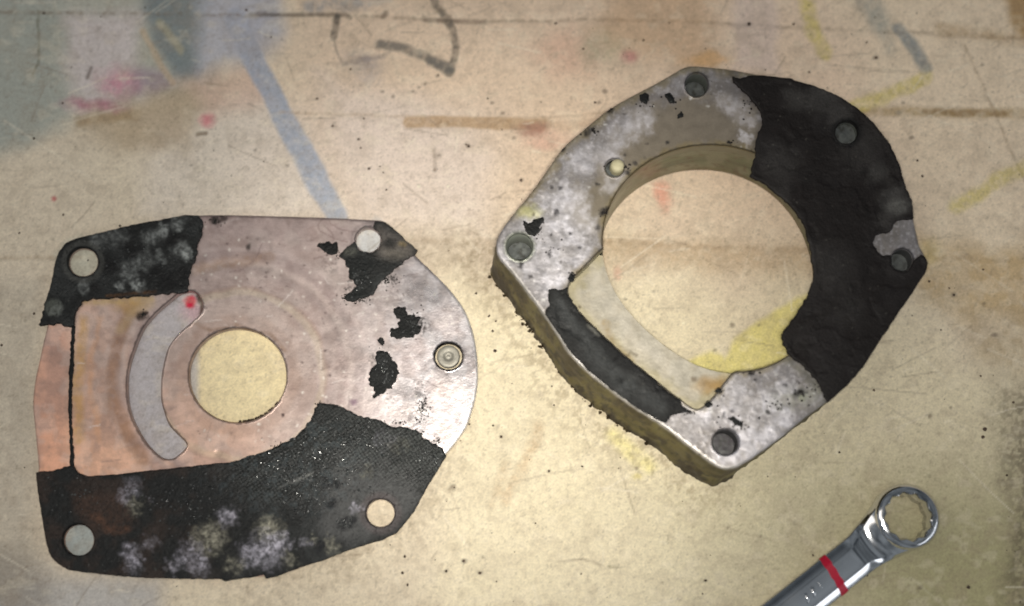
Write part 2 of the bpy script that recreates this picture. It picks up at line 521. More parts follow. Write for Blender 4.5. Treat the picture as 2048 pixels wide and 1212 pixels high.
    p.stroke([(399, 592), (408, 610), (404, 640)], 15, lin((62, 46, 36)), .95, .4, 3, 10)  # dark crescent of shade at the slot end, painted onto the bench
    p.area([(398, 645), (600, 640), (600, 860), (395, 860)], lin((232, 215, 172)), .9, 10, 8, 40, 34)
    p.area([(378, 690), (396, 690), (398, 800), (380, 800)], lin((190, 184, 178)), .9, 8, 4, 40, 34)
    p.spot(735, 480, 40, 40, lin((196, 198, 200)), .9, .3)
    p.spot(160, 525, 45, 45, lin((196, 196, 180)), .8, .3)
    p.spot(155, 1080, 45, 45, lin((172, 180, 178)), .95, .3)
    p.area([(-200, 1130), (330, 1150), (330, 1400), (-200, 1400)], lin((176, 176, 178)), .7, 40, 30, 80, 36)
    p.area([(-200, 560), (70, 560), (60, 1200), (-200, 1200)], lin((184, 174, 158)), .7, 30, 30, 80, 37)
    p.area([(-200, 1090), (70, 1100), (110, 1160), (150, 1400), (-200, 1400)], lin((140, 132, 122)), .6, 30, 24, 60, 38)
    # ---- scored lines with dirt in them
    p.stroke([(-300, 20), (120, 24), (500, 30), (690, 30), (960, 42), (1300, 38), (1560, 52), (2048, 76), (2400, 92)], 7, lin((128, 112, 94)), .5, .9, 3, 60, .75, 41)
    p.stroke([(500, 28), (690, 29), (700, 34)], 8, lin((80, 72, 62)), .7, .7, 2, 40, .3, 42)
    p.stroke([(850, 40), (970, 44)], 10, lin((92, 76, 64)), .7, .8, 2, 40, .3, 43)
    p.stroke([(-300, 512), (50, 516), (160, 512)], 8, lin((150, 128, 102)), .5, .9, 2, 40, .5, 44)
    p.stroke([(800, 478), (1000, 486), (1220, 480), (1400, 492), (1660, 500), (1900, 515), (2300, 530)], 11, lin((140, 118, 92)), .42, .9, 3, 50, .7, 45)
    p.stroke([(1200, 500), (1420, 512), (1640, 520)], 60, lin((178, 150, 116)), .55, .8, 14, 60, .3, 46)
    p.stroke([(820, 500), (960, 520), (980, 575)], 80, lin((172, 156, 134)), .6, .8, 20, 60, .4, 47)
    p.stroke([(560, 225), (900, 234), (1100, 236), (1240, 222)], 6, lin((176, 150, 122)), .45, .8, 3, 40, .4, 48)
    p.stroke([(1720, 222), (2100, 226), (2400, 232)], 20, lin((166, 140, 96)), .7, .7, 5, 40, .4, 49)
    p.stroke([(1850, 222), (1920, 224), (2005, 228)], 14, lin((128, 98, 54)), .6, .7, 5, 30, .5, 50)
    p.stroke([(1930, 90), (1975, 190), (2030, 320), (2060, 380)], 5, lin((132, 108, 80)), .5, .8, 2, 40, .5, 51)
    p.stroke([(1880, 60), (1960, 68), (2048, 78)], 26, lin((170, 140, 100)), .5, .8, 6, 40, .4, 52)
    # ---- pencil scrawl
    dk = lin((84, 80, 74))
    p.stroke([(674, 32), (671, 52), (667, 74)], 13, dk, .85, .5, 2, 12, .35, 55)
    p.stroke([(668, 76), (672, 100), (686, 130)], 4, lin((130, 120, 112)), .7, .7, 2, 12, .4)
    p.stroke([(862, -20), (872, 12), (893, 34), (906, 62), (912, 92), (908, 118), (898, 146)], 15, dk, .8, .5, 3, 12, .35, 56)
    p.stroke([(760, 88), (800, 94), (850, 112), (900, 136)], 19, lin((112, 108, 102)), .85, .5, 3, 12, .3, 57)
    p.stroke([(862, 122), (900, 142)], 18, lin((112, 108, 102)), .8, .5, 3, 12, .3, 57)
    p.stroke([(690, 128), (722, 118), (768, 112), (775, 106)], 9, lin((134, 126, 120)), .7, .7, 4, 14, .5, 58)
    p.spot(722, 122, 34, 22, lin((160, 150, 150)), .6, .8, seed=7, brk=.4)
    p.spot(735, 150, 26, 22, lin((176, 166, 164)), .5, .8, seed=8, brk=.5)
    p.stroke([(765, 33), (772, 25)], 9, lin((108, 92, 80)), .7, .7)
    for a in ((765, 183, 5), (786, 193, 5), (826, 183, 5), (838, 174, 4), (850, 168, 4), (875, 152, 5), (634, 197, 4), (665, 252, 5), (717, 278, 5),
              (640, 236, 4), (937, 292, 6), (738, 337, 4), (985, 205, 5), (1006, 226, 5), (1018, 242, 5), (870, 340, 5), (878, 310, 5), (1028, 276, 6),
              (1042, 360, 6), (1210, 182, 7), (1198, 205, 6), (1498, 48, 9), (1751, 115, 7), (1798, 225, 8), (1806, 205, 5), (1823, 275, 6),
              (1000, 395, 4), (382, 330, 4), (510, 300, 4), (575, 331, 4), (1965, 130, 4)):
        p.spot(a[0], a[1], a[2] * .8, a[2] * .6, lin((100, 88, 78)), .65, .6, seed=int(a[0]) % 7)
    p.stroke([(868, 300), (870, 340)], 7, lin((140, 124, 110)), .6, .8, 2, 10, .3)
    # ---- brown brush mark and reddish smears
    p.stroke([(818, 244), (900, 243), (1000, 247), (1090, 250)], 24, lin((180, 150, 116)), .85, .3, 3, 30, .15, 61)
    p.stroke([(850, 244), (895, 246)], 8, lin((140, 104, 70)), .6, .8, 3, 6, .9, 62)
    p.stroke([(1080, 252), (1150, 250), (1230, 232)], 20, lin((194, 164, 136)), .5, .7, 4, 30, .3, 63)
    p.spot(1068, 258, 32, 11, lin((160, 118, 102)), .8, .7, seed=2)
    p.spot(1090, 280, 44, 16, lin((214, 164, 146)), .5, .8, seed=3)
    p.spot(1130, 110, 60, 46, lin((214, 168, 146)), .45, .8, seed=4)
    p.spot(1260, 112, 15, 12, lin((196, 120, 128)), .7, .7, seed=5)
    p.spot(1210, 98, 44, 32, lin((166, 164, 138)), .6, .7, seed=6, brk=.4)
    p.area([(1290, -60), (1430, -60), (1430, 120), (1300, 130), (1180, 60)], lin((196, 158, 118)), .5, 40, 26, 60, 65)
    p.spot(1415, 118, 42, 11, lin((206, 158, 96)), .6, .8, seed=7)
    p.area([(1462, -60), (1548, -60), (1560, 150), (1470, 140)], lin((210, 192, 184)), .6, 16, 10, 50, 66)
    p.spot(1325, 392, 15, 28, lin((222, 150, 128)), .7, .7, rot=-.3, seed=8)
    p.spot(1235, 545, 8, 12, lin((214, 160, 140)), .5, .8)
    # ---- yellow paint
    yl = lin((206, 190, 92))
    p.stroke([(1604, -20), (1618, 30), (1630, 70), (1652, 104)], 30, yl, .62, .5, 8, 30, .35, 71)
    p.stroke([(1706, 216), (1760, 194), (1800, 180), (1850, 152)], 28, yl, .62, .5, 7, 30, .35, 72)
    p.stroke([(1915, 412), (1960, 386), (2000, 358), (2080, 320)], 30, yl, .55, .5, 7, 30, .35, 73)
    p.spot(1860, 505, 20, 22, yl, .35, .8)
    p.area([(1360, 742), (1390, 712), (1428, 700), (1452, 720), (1470, 676), (1551, 620), (1604, 592), (1650, 570), (1670, 640), (1560, 740), (1480, 800), (1380, 790)],
           lin((222, 209, 116)), .74, 8, 5, 24, 74, .08, 14)
    p.spot(1275, 952, 10, 6, yl, .5, .8)
    p.stroke([(1225, 870), (1260, 900), (1300, 930)], 30, lin((226, 214, 120)), .45, .8, 6, 30)
    # ---- blue marks top right
    p.stroke([(1716, -20), (1744, 10), (1762, 40)], 44, lin((140, 146, 142)), .6, .7, 8, 30, .3, 76)
    p.stroke([(1750, 40), (1775, 80), (1780, 100)], 26, lin((158, 156, 146)), .5, .8, 6, 30, .3, 77)
    p.stroke([(1798, 58), (1824, 92), (1852, 134)], 24, lin((118, 130, 136)), .8, .5, 5, 24, .2, 78)
    p.area([(1996, -40), (2200, -40), (2200, 90), (2045, 72), (2020, 40)], lin((158, 122, 68)), .8, 12, 10, 40, 79)
    # ---- brown blooms on the right
    p.area([(1840, 470), (2000, 500), (2300, 470), (2300, 640), (1960, 640), (1850, 610)], lin((180, 148, 92)), .62, 40, 34, 60, 81, .35, 26)
    p.area([(1930, 640), (2300, 560), (2300, 760), (1960, 720)], lin((160, 134, 92)), .45, 40, 34, 60, 82, .5, 20)
    p.area([(2000, 780), (2300, 700), (2300, 1500), (1990, 1500), (2020, 1100)], lin((92, 84, 66)), .72, 36, 26, 40, 83, .55, 7)
    # ---- lower middle: faint streaks and scratches
    p.stroke([(1078, 850), (1062, 900), (1030, 960), (1008, 1000)], 22, lin((190, 158, 120)), .5, .8, 6, 30, .5, 85)
    p.stroke([(1010, 930), (985, 1010)], 16, lin((196, 168, 130)), .4, .8, 6, 30, .5, 86)
    for a, b in (((940, 960), (925, 1090)), ((928, 1080), (905, 1212)), ((895, 1110), (862, 1212)), ((1095, 1158), (1020, 1200)), ((900, 1180), (892, 1215))):
        p.stroke([a, b], 6, lin((240, 226, 196)), .6, .7, 3, 40, .3)
    p.stroke([(1118, 1124), (1160, 1118), (1185, 1122), (1200, 1130)], 5, lin((120, 104, 88)), .65, .7, 2, 20, .4)
    p.stroke([(1218, 1132), (1242, 1136)], 5, lin((128, 122, 96)), .6, .7, 2, 20, .4)
    for a in ((1002, 873, 5), (1098, 942, 4), (1274, 936, 5), (928, 1122, 8), (966, 1114, 4), (892, 1142, 5), (962, 1146, 6), (905, 975, 9), (1455, 1055, 4), (1522, 1072, 4),
              (1411, 1161, 5), (1325, 1165, 4), (1860, 832, 6), (1902, 815, 4), (1908, 590, 7), (1968, 607, 5), (1990, 670, 7), (1937, 1173, 5), (1840, 1175, 6),
              (1240, 695, 4), (1465, 650, 7), (1430, 700, 5), (1308, 582, 4), (1518, 650, 4), (1251, 598, 4)):
        p.spot(a[0], a[1], a[2] * .8, a[2] * .65, lin((96, 84, 72)), .65, .6, seed=int(a[0]) % 7)
    for a in ((896, 372, 5), (838, 372, 5), (1367, 646, 4), (972, 718, 4)):
        p.spot(a[0], a[1], a[2] * .6, a[2] * .5, lin((244, 238, 214)), .7, .6)
    for k in range(420):                                  # hair scratches, pale and dark, mostly along the boards
        cx, cy = RNG.uniform(-60, 2110), RNG.uniform(-40, 1250); L_ = RNG.uniform(10, 90) * (1 if k % 4 else 2); an = RNG.normal(0, .35) if k % 3 else RNG.uniform(-3, 3)
        c_ = (240, 230, 210) if RNG.random() < .5 else (132, 116, 98)
        p.stroke([(cx, cy), (cx + L_ * math.cos(an) * .5, cy + L_ * math.sin(an) * .5 + RNG.normal(0, 1.5)), (cx + L_ * math.cos(an), cy + L_ * math.sin(an))], RNG.uniform(2.4, 3.8), lin(c_), RNG.uniform(.12, .45), .6)
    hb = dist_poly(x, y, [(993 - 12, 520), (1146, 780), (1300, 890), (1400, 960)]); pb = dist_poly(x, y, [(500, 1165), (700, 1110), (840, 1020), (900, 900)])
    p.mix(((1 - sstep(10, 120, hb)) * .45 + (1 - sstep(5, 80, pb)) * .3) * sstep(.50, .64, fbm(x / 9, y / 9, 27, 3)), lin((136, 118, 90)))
    # fine wear everywhere: pale rubs and dirt freckles
    f1 = fbm(x / 14, y / 14, 17, 3); f2 = fbm(x / 5, y / 5, 19, 2)
    p.mix(sstep(.56, .72, f1) * .15, lin((140, 122, 104)))
    p.mix(sstep(.52, .70, fbm(x / 34, y / 30, 18, 4)) * .16, lin((158, 142, 122)))
    p.mix(sstep(.60, .74, fbm(x / 26 + 7, y / 18, 29, 3)) * .16, lin((240, 228, 204)))
    p.mix(sstep(.74, .84, f2) * .30, lin((110, 96, 82)))
    C = p.c * (0.94 + .12 * mid)[:, None]
    K = np.column_stack([np.zeros(len(x)), .62 + .1 * (f1 - .5), np.ones(len(x))])
    return C, K

GROOVES = [[(-300, 20), (120, 24), (500, 30), (690, 30), (960, 42), (1300, 38), (1560, 52), (2048, 76), (2400, 92)],
           [(-300, 512), (50, 516), (160, 512)],
           [(800, 478), (1000, 486), (1220, 480), (1400, 492), (1660, 500), (1900, 515), (2300, 530)]]

def build_bench():
    xs = np.arange(-.142, .1421, .00036); ys = np.arange(-.088, .0961, .00036)
    def ext(v):
        lo = [v[0]]; hi = [v[-1]]; s = .0006
        while hi[-1] < .7: hi.append(hi[-1] + s); lo.append(lo[-1] - s); s *= 1.16
        return np.concatenate([lo[:0:-1], v, hi[1:]])
    xs = ext(xs); ys = ext(ys)
    X, Y = np.meshgrid(xs, ys); nx, ny = len(xs), len(ys)
    X = X.ravel(); Y = Y.ravel()
    px, py = to_px(X, Y, 0.0)
    # to_px blows up behind the lens: out there use the affine map
    far = (np.abs(X) > .3) | (Y < -.2) | (Y > .3)
    px = np.where(far, 1024 + X / PX, px); py = np.where(far, 606 - Y / PX, py)
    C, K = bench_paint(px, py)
    Z = (fbm(px / 60, py / 60, 5, 3) - .5) * .00012 + (fbm(px / 9, py / 9, 6, 2) - .5) * .00005
    for g in GROOVES:
        d = dist_poly(px, py, g)
        Z = Z - .00010 * (1 - sstep(0, 9, d))
    Z = Z - .00012
    i = np.arange(ny - 1)[:, None] * nx + np.arange(nx - 1)[None, :]
    F = np.stack([i, i + 1, i + nx + 1, i + nx], -1).reshape(-1, 4)
    me = bpy.data.meshes.new('workbench_top')
    me.vertices.add(len(X)); me.vertices.foreach_set('co', np.column_stack([X, Y, Z]).astype(np.float32).ravel())
    me.loops.add(F.size); me.loops.foreach_set('vertex_index', F.ravel().astype(np.int32))
    me.polygons.add(len(F)); me.polygons.foreach_set('loop_start', (np.arange(len(F)) * 4).astype(np.int32))
    me.update(calc_edges=True)
    me.polygons.foreach_set('use_smooth', np.ones(len(F), bool))
    for nm, D in (('paint', C), ('finish', K)):
        a = me.attributes.new(nm, 'FLOAT_COLOR', 'POINT')
        a.data.foreach_set('color', np.column_stack([np.clip(D, 0, 1), np.ones(len(D))]).astype(np.float32).ravel())
    me.materials.append(MAT_BENCH)
    o = bpy.data.objects.new('workbench_top', me); scene.collection.objects.link(o)
    o['kind'] = 'structure'
    return o

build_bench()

# ================================================================== PUMP PLATE (left)
Z_PLATE = .0015
PLATE_OUT = [(395, 431), (450, 430), (500, 431), (640, 435), (745, 440), (770, 444), (800, 472), (832, 512), (862, 541), (900, 580), (930, 622), (948, 672), (956, 735), (952, 790),
             (934, 850), (912, 884), (892, 908), (878, 932), (855, 968), (829, 1018), (810, 1042), (793, 1063), (764, 1078), (697, 1097), (644, 1118), (560, 1148), (500, 1154),
             (449, 1158), (371, 1156), (271, 1153), (198, 1146), (140, 1139), (119, 1129), (104, 1113), (95, 1090), (87, 1044), (79, 994), (74, 958), (77, 935), (71, 866), (66, 810),
             (70, 763), (77, 730), (87, 684), (95, 650), (98, 600), (109, 535), (118, 505), (132, 487), (152, 477), (198, 466), (271, 449), (330, 438)]
SLOT = [(387, 584), (398, 593), (405, 609), (403, 624), (383, 644), (357, 667), (337, 694), (327, 727), (322, 763), (322, 798), (328, 824), (338, 850), (353, 867), (370, 884),
        (373, 893), (357, 910), (341, 918), (322, 914), (298, 892), (278, 862), (264, 833), (256, 800), (255, 756), (261, 723), (271, 694), (287, 657), (311, 628), (337, 605), (357, 589), (372, 584)]
HOLE_TL, HOLE_TR, HOLE_BR, HOLE_BL = (166, 524, 29, 28), (736, 480, 24.5, 24), (761, 1026, 27.5, 27.5), (157, 1080, 30, 31)

def plate_paint(px, py):
    p = Paint(px, py, lin((186, 170, 165)))
    x, y = p.x, p.y
    m = fbm(x / 70, y / 70, 31, 4); f = fbm(x / 12, y / 12, 33, 3)
    # warm reflection painted as lower left tint, bare bright metal on the right
    warm_refl = sstep(0, 1, (430 - x) / 420) * .55 + sstep(0, 1, (y - 620) / 330) * .55 * (1 - sstep(430, 640, x))
    p.mix(warm_refl * 1.0, lin((234, 182, 150)))
    p.mix((1 - sstep(120, 150, x)) * sstep(600, 700, y) * .4, lin((204, 146, 126)))
    p.mix(sstep(640, 860, x + (m - .5) * 120) * .85, lin((218, 213, 216)))
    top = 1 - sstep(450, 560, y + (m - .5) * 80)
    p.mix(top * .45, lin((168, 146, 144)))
    p.mix(sstep(.48, .66, m) * .35, lin((142, 122, 118)))
    p.mix(sstep(.5, .66, fbm(x / 26, y / 26, 39, 4)) * .28, lin((136, 116, 110)))
    p.mix(sstep(.52, .66, fbm(x / 34, y / 34, 40, 4)) * .22, lin((204, 192, 186)))
    # polished track of the impeller: concentric wear
    r = np.hypot(x - 476, (y - 751) * 1.02); th = np.arctan2(y - 751, x - 476)
    w = (fbm(th * 3 + 10, r / 60, 35, 3) - .5) * 14
    for R, wd, col, al in ((170, 9, (206, 190, 160), .45), (178, 5, (150, 122, 110), .5), (214, 8, (146, 128, 128), .45), (232, 7, (208, 192, 186), .40), (246, 14, (140, 122, 124), .45),
                           (262, 6, (206, 190, 188), .35), (196, 20, (160, 134, 130), .25), (226, 12, (136, 104, 84), .0), (112, 16, (160, 126, 104), .45), (140, 20, (196, 168, 152), .25)):
        a = al * (1 - sstep(.4, 1.3, np.abs(r + w - R) / wd)) * (.55 + .9 * fbm(th * 4, r / 30, 37, 3))
        p.mix(a * .62, lin(col))
    # brown arc left of the slot
    p.stroke([(262, 620), (232, 690), (222, 760), (234, 830), (262, 890), (290, 925)], 26, lin((150, 108, 72)), .55, .7, 8, 40, .4, 91)
    p.stroke([(200, 640), (182, 720), (184, 800), (200, 880)], 12, lin((214, 160, 116)), .4, .8, 8, 40, .3, 92)
    p.stroke([(165, 640), (152, 780), (156, 880)], 20, lin((196, 152, 76)), .55, .8, 8, 40, .35, 93)
    p.stroke([(160, 606), (240, 602), (300, 596)], 16, lin((196, 166, 92)), .5, .8, 6, 30, .4, 94)
    p.spot(262, 612, 26, 14, lin((190, 150, 70)), .5, .8, seed=4)
    p.stroke([(240, 660), (262, 630), (300, 606)], 20, lin((186, 160, 120)), .5, .8, 5, 40)
    p.spot(284, 632, 12, 9, lin((50, 34, 26)), .9, .5, 6, seed=5, brk=.5)
    p.spot(292, 626, 5, 4, lin((50, 34, 26)), .9, .5, 3)
    p.spot(430, 440, 14, 10, lin((40, 34, 32)), .9, .6, 8, seed=6, brk=.6)
    p.spot(447, 437, 8, 7, lin((48, 40, 38)), .85, .6, 5, seed=7, brk=.5)
    p.spot(497, 494, 5, 7, lin((50, 44, 42)), .85, .5, 3)
    p.stroke([(395, 540), (460, 524), (540, 518)], 22, lin((142, 110, 84)), .5, .8, 8, 40, .4, 95)
    p.stroke([(385, 640), (420, 662), (470, 652), (540, 668), (568, 700)], 8, lin((130, 98, 72)), .5, .8, 4, 30, .4, 96)
    p.spot(566, 830, 4, 4, lin((60, 44, 44)), .9, .4)
    p.spot(707, 804, 8, 6, lin((120, 96, 112)), .8, .6)
    # dusty speckles left where the gasket tore away
    for cx, cy, rx, ry, aa in ((775, 560, 26, 14, .8), (846, 650, 16, 22, .9), (846, 810, 22, 38, .75), (700, 570, 22, 20, .6), (745, 720, 14, 16, .6), (838, 770, 12, 22, .6),
                               (720, 600, 40, 12, .5), (660, 530, 20, 24, .4), (780, 800, 24, 10, .4), (872, 880, 10, 14, .8)):
        d = np.hypot((x - cx) / rx, (y - cy) / ry)
        p.mix((1 - sstep(.3, 1.3, d)) * sstep(.52, .62, fbm(x / 3.2, y / 3.2, 38, 2)) * aa, lin((46, 44, 42)))
    # swirls and scratches
    for k in range(150):
        a0 = RNG.uniform(0, 6.28); rr = RNG.uniform(110, 400); cx = 476 + rr * math.cos(a0); cy = 751 + rr * math.sin(a0) * .8
        if k % 3: cx, cy = RNG.uniform(640, 945), RNG.uniform(470, 890)
        L = RNG.uniform(8, 46); an = RNG.choice([RNG.uniform(-.5, .1), RNG.uniform(-3, 3)])
        p.stroke([(cx, cy), (cx + L * math.cos(an), cy + L * math.sin(an))], 2.6, lin((232, 224, 220)) if RNG.random() < .55 else lin((120, 104, 104)), RNG.uniform(.15, .5), .6)
    for k in range(5):
        cx, cy = RNG.uniform(420, 740), RNG.uniform(450, 500); pts = [(cx, cy)]
        a = RNG.uniform(0, 6.28)
        for j in range(9):
            a += RNG.uniform(-.2, .7); pts.append((pts[-1][0] + 13 * math.cos(a), pts[-1][1] + 9 * math.sin(a)))
        p.stroke(pts, 2.6, lin((120, 100, 98)), .5, .6)
    for k in range(240):
        cx, cy = RNG.uniform(390, 950), RNG.uniform(450, 890)
        p.spot(cx, cy, RNG.uniform(1.6, 3.4), RNG.uniform(1.5, 2.6), lin((236, 230, 222)) if k % 2 else lin((96, 80, 78)), RNG.uniform(.3, .8), .5, 0)
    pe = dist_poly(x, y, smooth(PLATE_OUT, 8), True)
    p.mix((1 - sstep(2, 6, pe)) * sstep(840, 900, x) * sstep(520, 640, y) * .8, lin((246, 242, 240)))  # edge glint painted in as a paler polished rim
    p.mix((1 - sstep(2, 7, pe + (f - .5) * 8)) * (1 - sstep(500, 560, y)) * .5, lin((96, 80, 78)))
    ring = np.abs(np.hypot(x - 897, y - 713) - 26)
    p.mix((1 - sstep(1.5, 5, ring + (f - .5) * 6)), lin((24, 22, 24)))
    p.spot(872, 714, 4, 6, lin((20, 18, 20)), .9, .5)
    hr = np.hypot(x - 736, y - 480)
    p.mix((1 - sstep(1, 4, np.abs(hr - 33))) * .4, lin((120, 106, 106)))
    p.mix(sstep(.55, .75, f) * .22, lin((126, 108, 104)))
    C = p.c
    met = .45 + .30 * sstep(600, 860, x)
    rgh = .44 + .14 * (m - .5) * 2 - .10 * sstep(640, 880, x)
    return C, np.column_stack([met, rgh, np.full(len(x), .8)])

def plate_relief(x, y):
    r = np.hypot(x - 476, y - 751)
    z = (fbm(x / 50, y / 50, 41, 3) - .5) * .00008 + (fbm(x / 7, y / 7, 42, 2) - .5) * .00003
    z = z - .00005 * (1 - sstep(0, 14, np.abs(r - 225)))
    z = z - .00012 * (1 - sstep(3, 10, np.hypot(x - 437, y - 905)))
    return z

plate = empty('pump_plate', (*[float(v) for v in to_world(500, 800, 0)], 0), 'flat worn pinkish steel plate with a curved slot and black gasket scraps stuck on it', 'pump plate')
pin_hole = ellipse(897, 713, 27, 26, 48)
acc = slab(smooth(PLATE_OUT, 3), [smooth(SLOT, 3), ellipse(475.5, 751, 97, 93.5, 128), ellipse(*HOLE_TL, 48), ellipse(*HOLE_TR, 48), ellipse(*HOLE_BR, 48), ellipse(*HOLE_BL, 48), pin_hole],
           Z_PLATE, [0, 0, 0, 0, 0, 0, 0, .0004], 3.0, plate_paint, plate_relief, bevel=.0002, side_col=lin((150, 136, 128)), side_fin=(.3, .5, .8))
under(plate, acc.build('steel_plate', MAT_STEEL))

def gasket_paint(kind):
    def f(px, py):
        p = Paint(px, py, lin((31, 32, 32)))
        x, y = p.x, p.y
        a = fbm(x / 46, y / 46, 51, 4); b = fbm(x / 10, y / 10, 53, 4); c = fbm(x / 4, y / 4, 55, 2)
        p.mix(sstep(.45, .7, a) * .5, lin((54, 56, 56)))
        rough = .55 + .2 * (b - .5); met = np.zeros(len(x)); bump = np.ones(len(x))
        if kind == 'bottom':
            p.mix((1 - sstep(300, 520, x)) * sstep(.35, .6, a) * .7, lin((54, 42, 36)))
            p.area([(150, 990), (250, 985), (270, 1040), (240, 1066), (190, 1060), (150, 1030)], lin((76, 56, 46)), .6, 16, 12, 20, 52, .4, 6)
            p.stroke([(190, 1030), (220, 1062), (255, 1058)], 14, lin((116, 80, 60)), .4, .8, 4, 12, .5)
            p.area([(660, 900), (760, 900), (860, 930), (840, 990), (790, 1060), (700, 1090), (640, 1060), (650, 1000)], lin((84, 84, 84)), .75, 18, 14, 40, 54)
            p.area([(760, 860), (850, 870), (880, 910), (860, 940), (790, 930)], lin((58, 60, 58)), .6, 12, 10, 20, 57)
            # white corrosion blooms
            for cx, cy, R, al in ((420, 1080, 40, .8), (385, 1110, 34, .75), (400, 1130, 26, .5), (540, 1060, 32, .75), (535, 1100, 42, .85), (560, 1085, 26, .6), (455, 1035, 24, .6),
                                  (500, 1110, 30, .55), (262, 1105, 24, .7), (268, 1130, 20, .6), (300, 1085, 18, .4), (262, 975, 26, .45), (270, 1010, 22, .4), (250, 995, 20, .3),
                                  (612, 1085, 14, .5), (628, 1080, 9, .5), (660, 1080, 14, .65), (666, 1098, 20, .4), (790, 890, 16, .45), (770, 880, 22, .35), (735, 945, 16, .45),
                                  (712, 1015, 13, .55), (302, 995, 8, .4), (348, 1130, 20, .45), (470, 1130, 24, .5), (812, 892, 8, .5), (580, 1120, 20, .5)):
                d = np.hypot(x - cx + (b - .5) * 30, y - cy + (fbm(x / 9, y / 9, 58, 3) - .5) * 30) / R
                lace = .22 + .55 * sstep(.35, .95, 1 - np.abs(2 * fbm(x / 15, y / 15, 59, 4) - 1) * 2.6) + .35 * sstep(.42, .6, fbm(x / 6, y / 6, 60, 3))
                rings = .72 + .28 * np.cos(d * 8 + a * 8)
                col = lin((188, 184, 196)) if (cx + cy) % 4 else lin((170, 166, 148))
                p.mix((1 - sstep(.4, 1.15, d)) * lace * rings * al * 1.2, col)
            for cx, cy, R in ((690, 1048, 13), (706, 1040, 8), (660, 965, 14), (662, 1008, 12), (640, 1095, 13), (675, 970, 8)):
                p.spot(cx, cy, R, R * .8, lin((18, 20, 24)), .9, .5, R * .7, seed=cx % 7)
            m = (1 - sstep(3, 14, np.abs(np.hypot(x - 761, y - 1026) - 34)))
            p.mix(m * .4, lin((96, 84, 84)))
            # bead-like glossy weave, crest glints and valley shade put into the colour
            wet = sstep(.45, .62, fbm(x / 60, y / 60, 61, 2)) * (1 - sstep(0, 60, np.hypot((x - 740) / 1.6, y - 1000) - 50))
            gl = (1 - sstep(60, 130, np.hypot((x - 570) / 1.7, (y - 930))))
            gl2 = 1 - sstep(40, 90, dist_poly(x, y, [(540, 945), (660, 880), (740, 880), (850, 910)]))
            rough = rough - .12 * np.maximum(gl, gl2) - .1 * wet
            p.mix(gl2 * np.clip(.5 + .5 * np.cos(x * .66 + y * .12) * np.cos(y * .66 - x * .12), 0, 1) ** 3 * .55, lin((96, 102, 100)))
            p.mix(gl2 * (1 - sstep(-.1, .25, np.cos(x * .66 + y * .12) * np.cos(y * .66 - x * .12))) * .75, lin((13, 14, 14)))
            p.mix(gl2 * sstep(.45, .6, fbm(x / 30, y / 30, 62, 3)) * .4, lin((20, 21, 21)))
            p.mix(gl * sstep(.5, .7, b) * .3, lin((86, 96, 100)))
            p.stroke([(587, 965), (625, 945)], 5, lin((150, 150, 146)), .5, .8, 1, 10)
            p.stroke([(600, 955), (560, 975)], 4, lin((120, 120, 118)), .4, .8, 1, 10)
        elif kind == 'topleft':
            for cx, cy, R, al in ((255, 545, 22, .45), (275, 570, 16, .75), (238, 572, 10, .6), (372, 512, 13, .8), (325, 462, 14, .6), (320, 515, 14, .35), (285, 520, 24, .35),
                                  (235, 470, 26, .25), (112, 620, 14, .3), (170, 575, 14, .35), (360, 500, 20, .35), (300, 478, 20, .35), (358, 445, 16, .35), (350, 455, 10, .4), (196, 480, 20, .25)):
                d = np.hypot(x - cx + (b - .5) * 22, y - cy + (fbm(x / 9, y / 9, 58, 3) - .5) * 22) / R
                lace = .3 + .7 * sstep(.40, .66, fbm(x / 6, y / 6, 59, 3))
                p.mix((1 - sstep(.3, 1.25, d)) * lace * al, lin((168, 172, 170)))
            for cx, cy, R in ((215, 530, 22), (265, 500, 22), (310, 545, 16), (345, 480, 20), (365, 545, 18), (345, 565, 26), (190, 575, 12)):
                p.spot(cx, cy, R, R * .7, lin((16, 15, 16)), .75, .6, R * .5, seed=cx % 7)
            p.stroke([(215, 592), (310, 584)], 6, lin((92, 62, 34)), .6, .8, 2, 10, .5)
            hr = np.hypot(x - 166, y - 524)
            p.mix((1 - sstep(2, 8, np.abs(hr - 38))) * .35, lin((92, 92, 88)))
            br = np.hypot(x - 107, y - 615)
            p.mix((1 - sstep(12, 22, br)) * .45, lin((104, 108, 100)))
            rough = rough - .18 * sstep(.5, .7, a)
        elif kind == 'topright':
            p.mix((1 - sstep(4, 30, dist_poly(x, y, [(770, 500), (800, 492), (810, 500), (760, 470)]))) * .65, lin((96, 90, 86)))
            p.spot(790, 505, 26, 12, lin((112, 106, 98)), .5, .7, seed=2, brk=.5)
            for cx, cy, R in ((716, 540, 34), (780, 488, 13), (720, 590, 20)):
                p.spot(cx, cy, R, R * .8, lin((20, 22, 22)), .8, .6, R * .5, seed=cx % 7)
            p.spot(805, 488, 8, 5, lin((120, 104, 70)), .6, .7, seed=3)
            p.spot(700, 500, 14, 10, lin((96, 96, 88)), .5, .7, seed=4, brk=.5)
        elif kind == 'black':
            p.c *= .55
        # grit glints painted in as pale specks
        p.mix(sstep(.86, .92, c) * .3, lin((110, 114, 110)))
        p.mix((1 - sstep(.2, .3, c)) * .6, lin((14, 14, 15)))
        return p.c, np.column_stack([met, rough, bump])
    return f

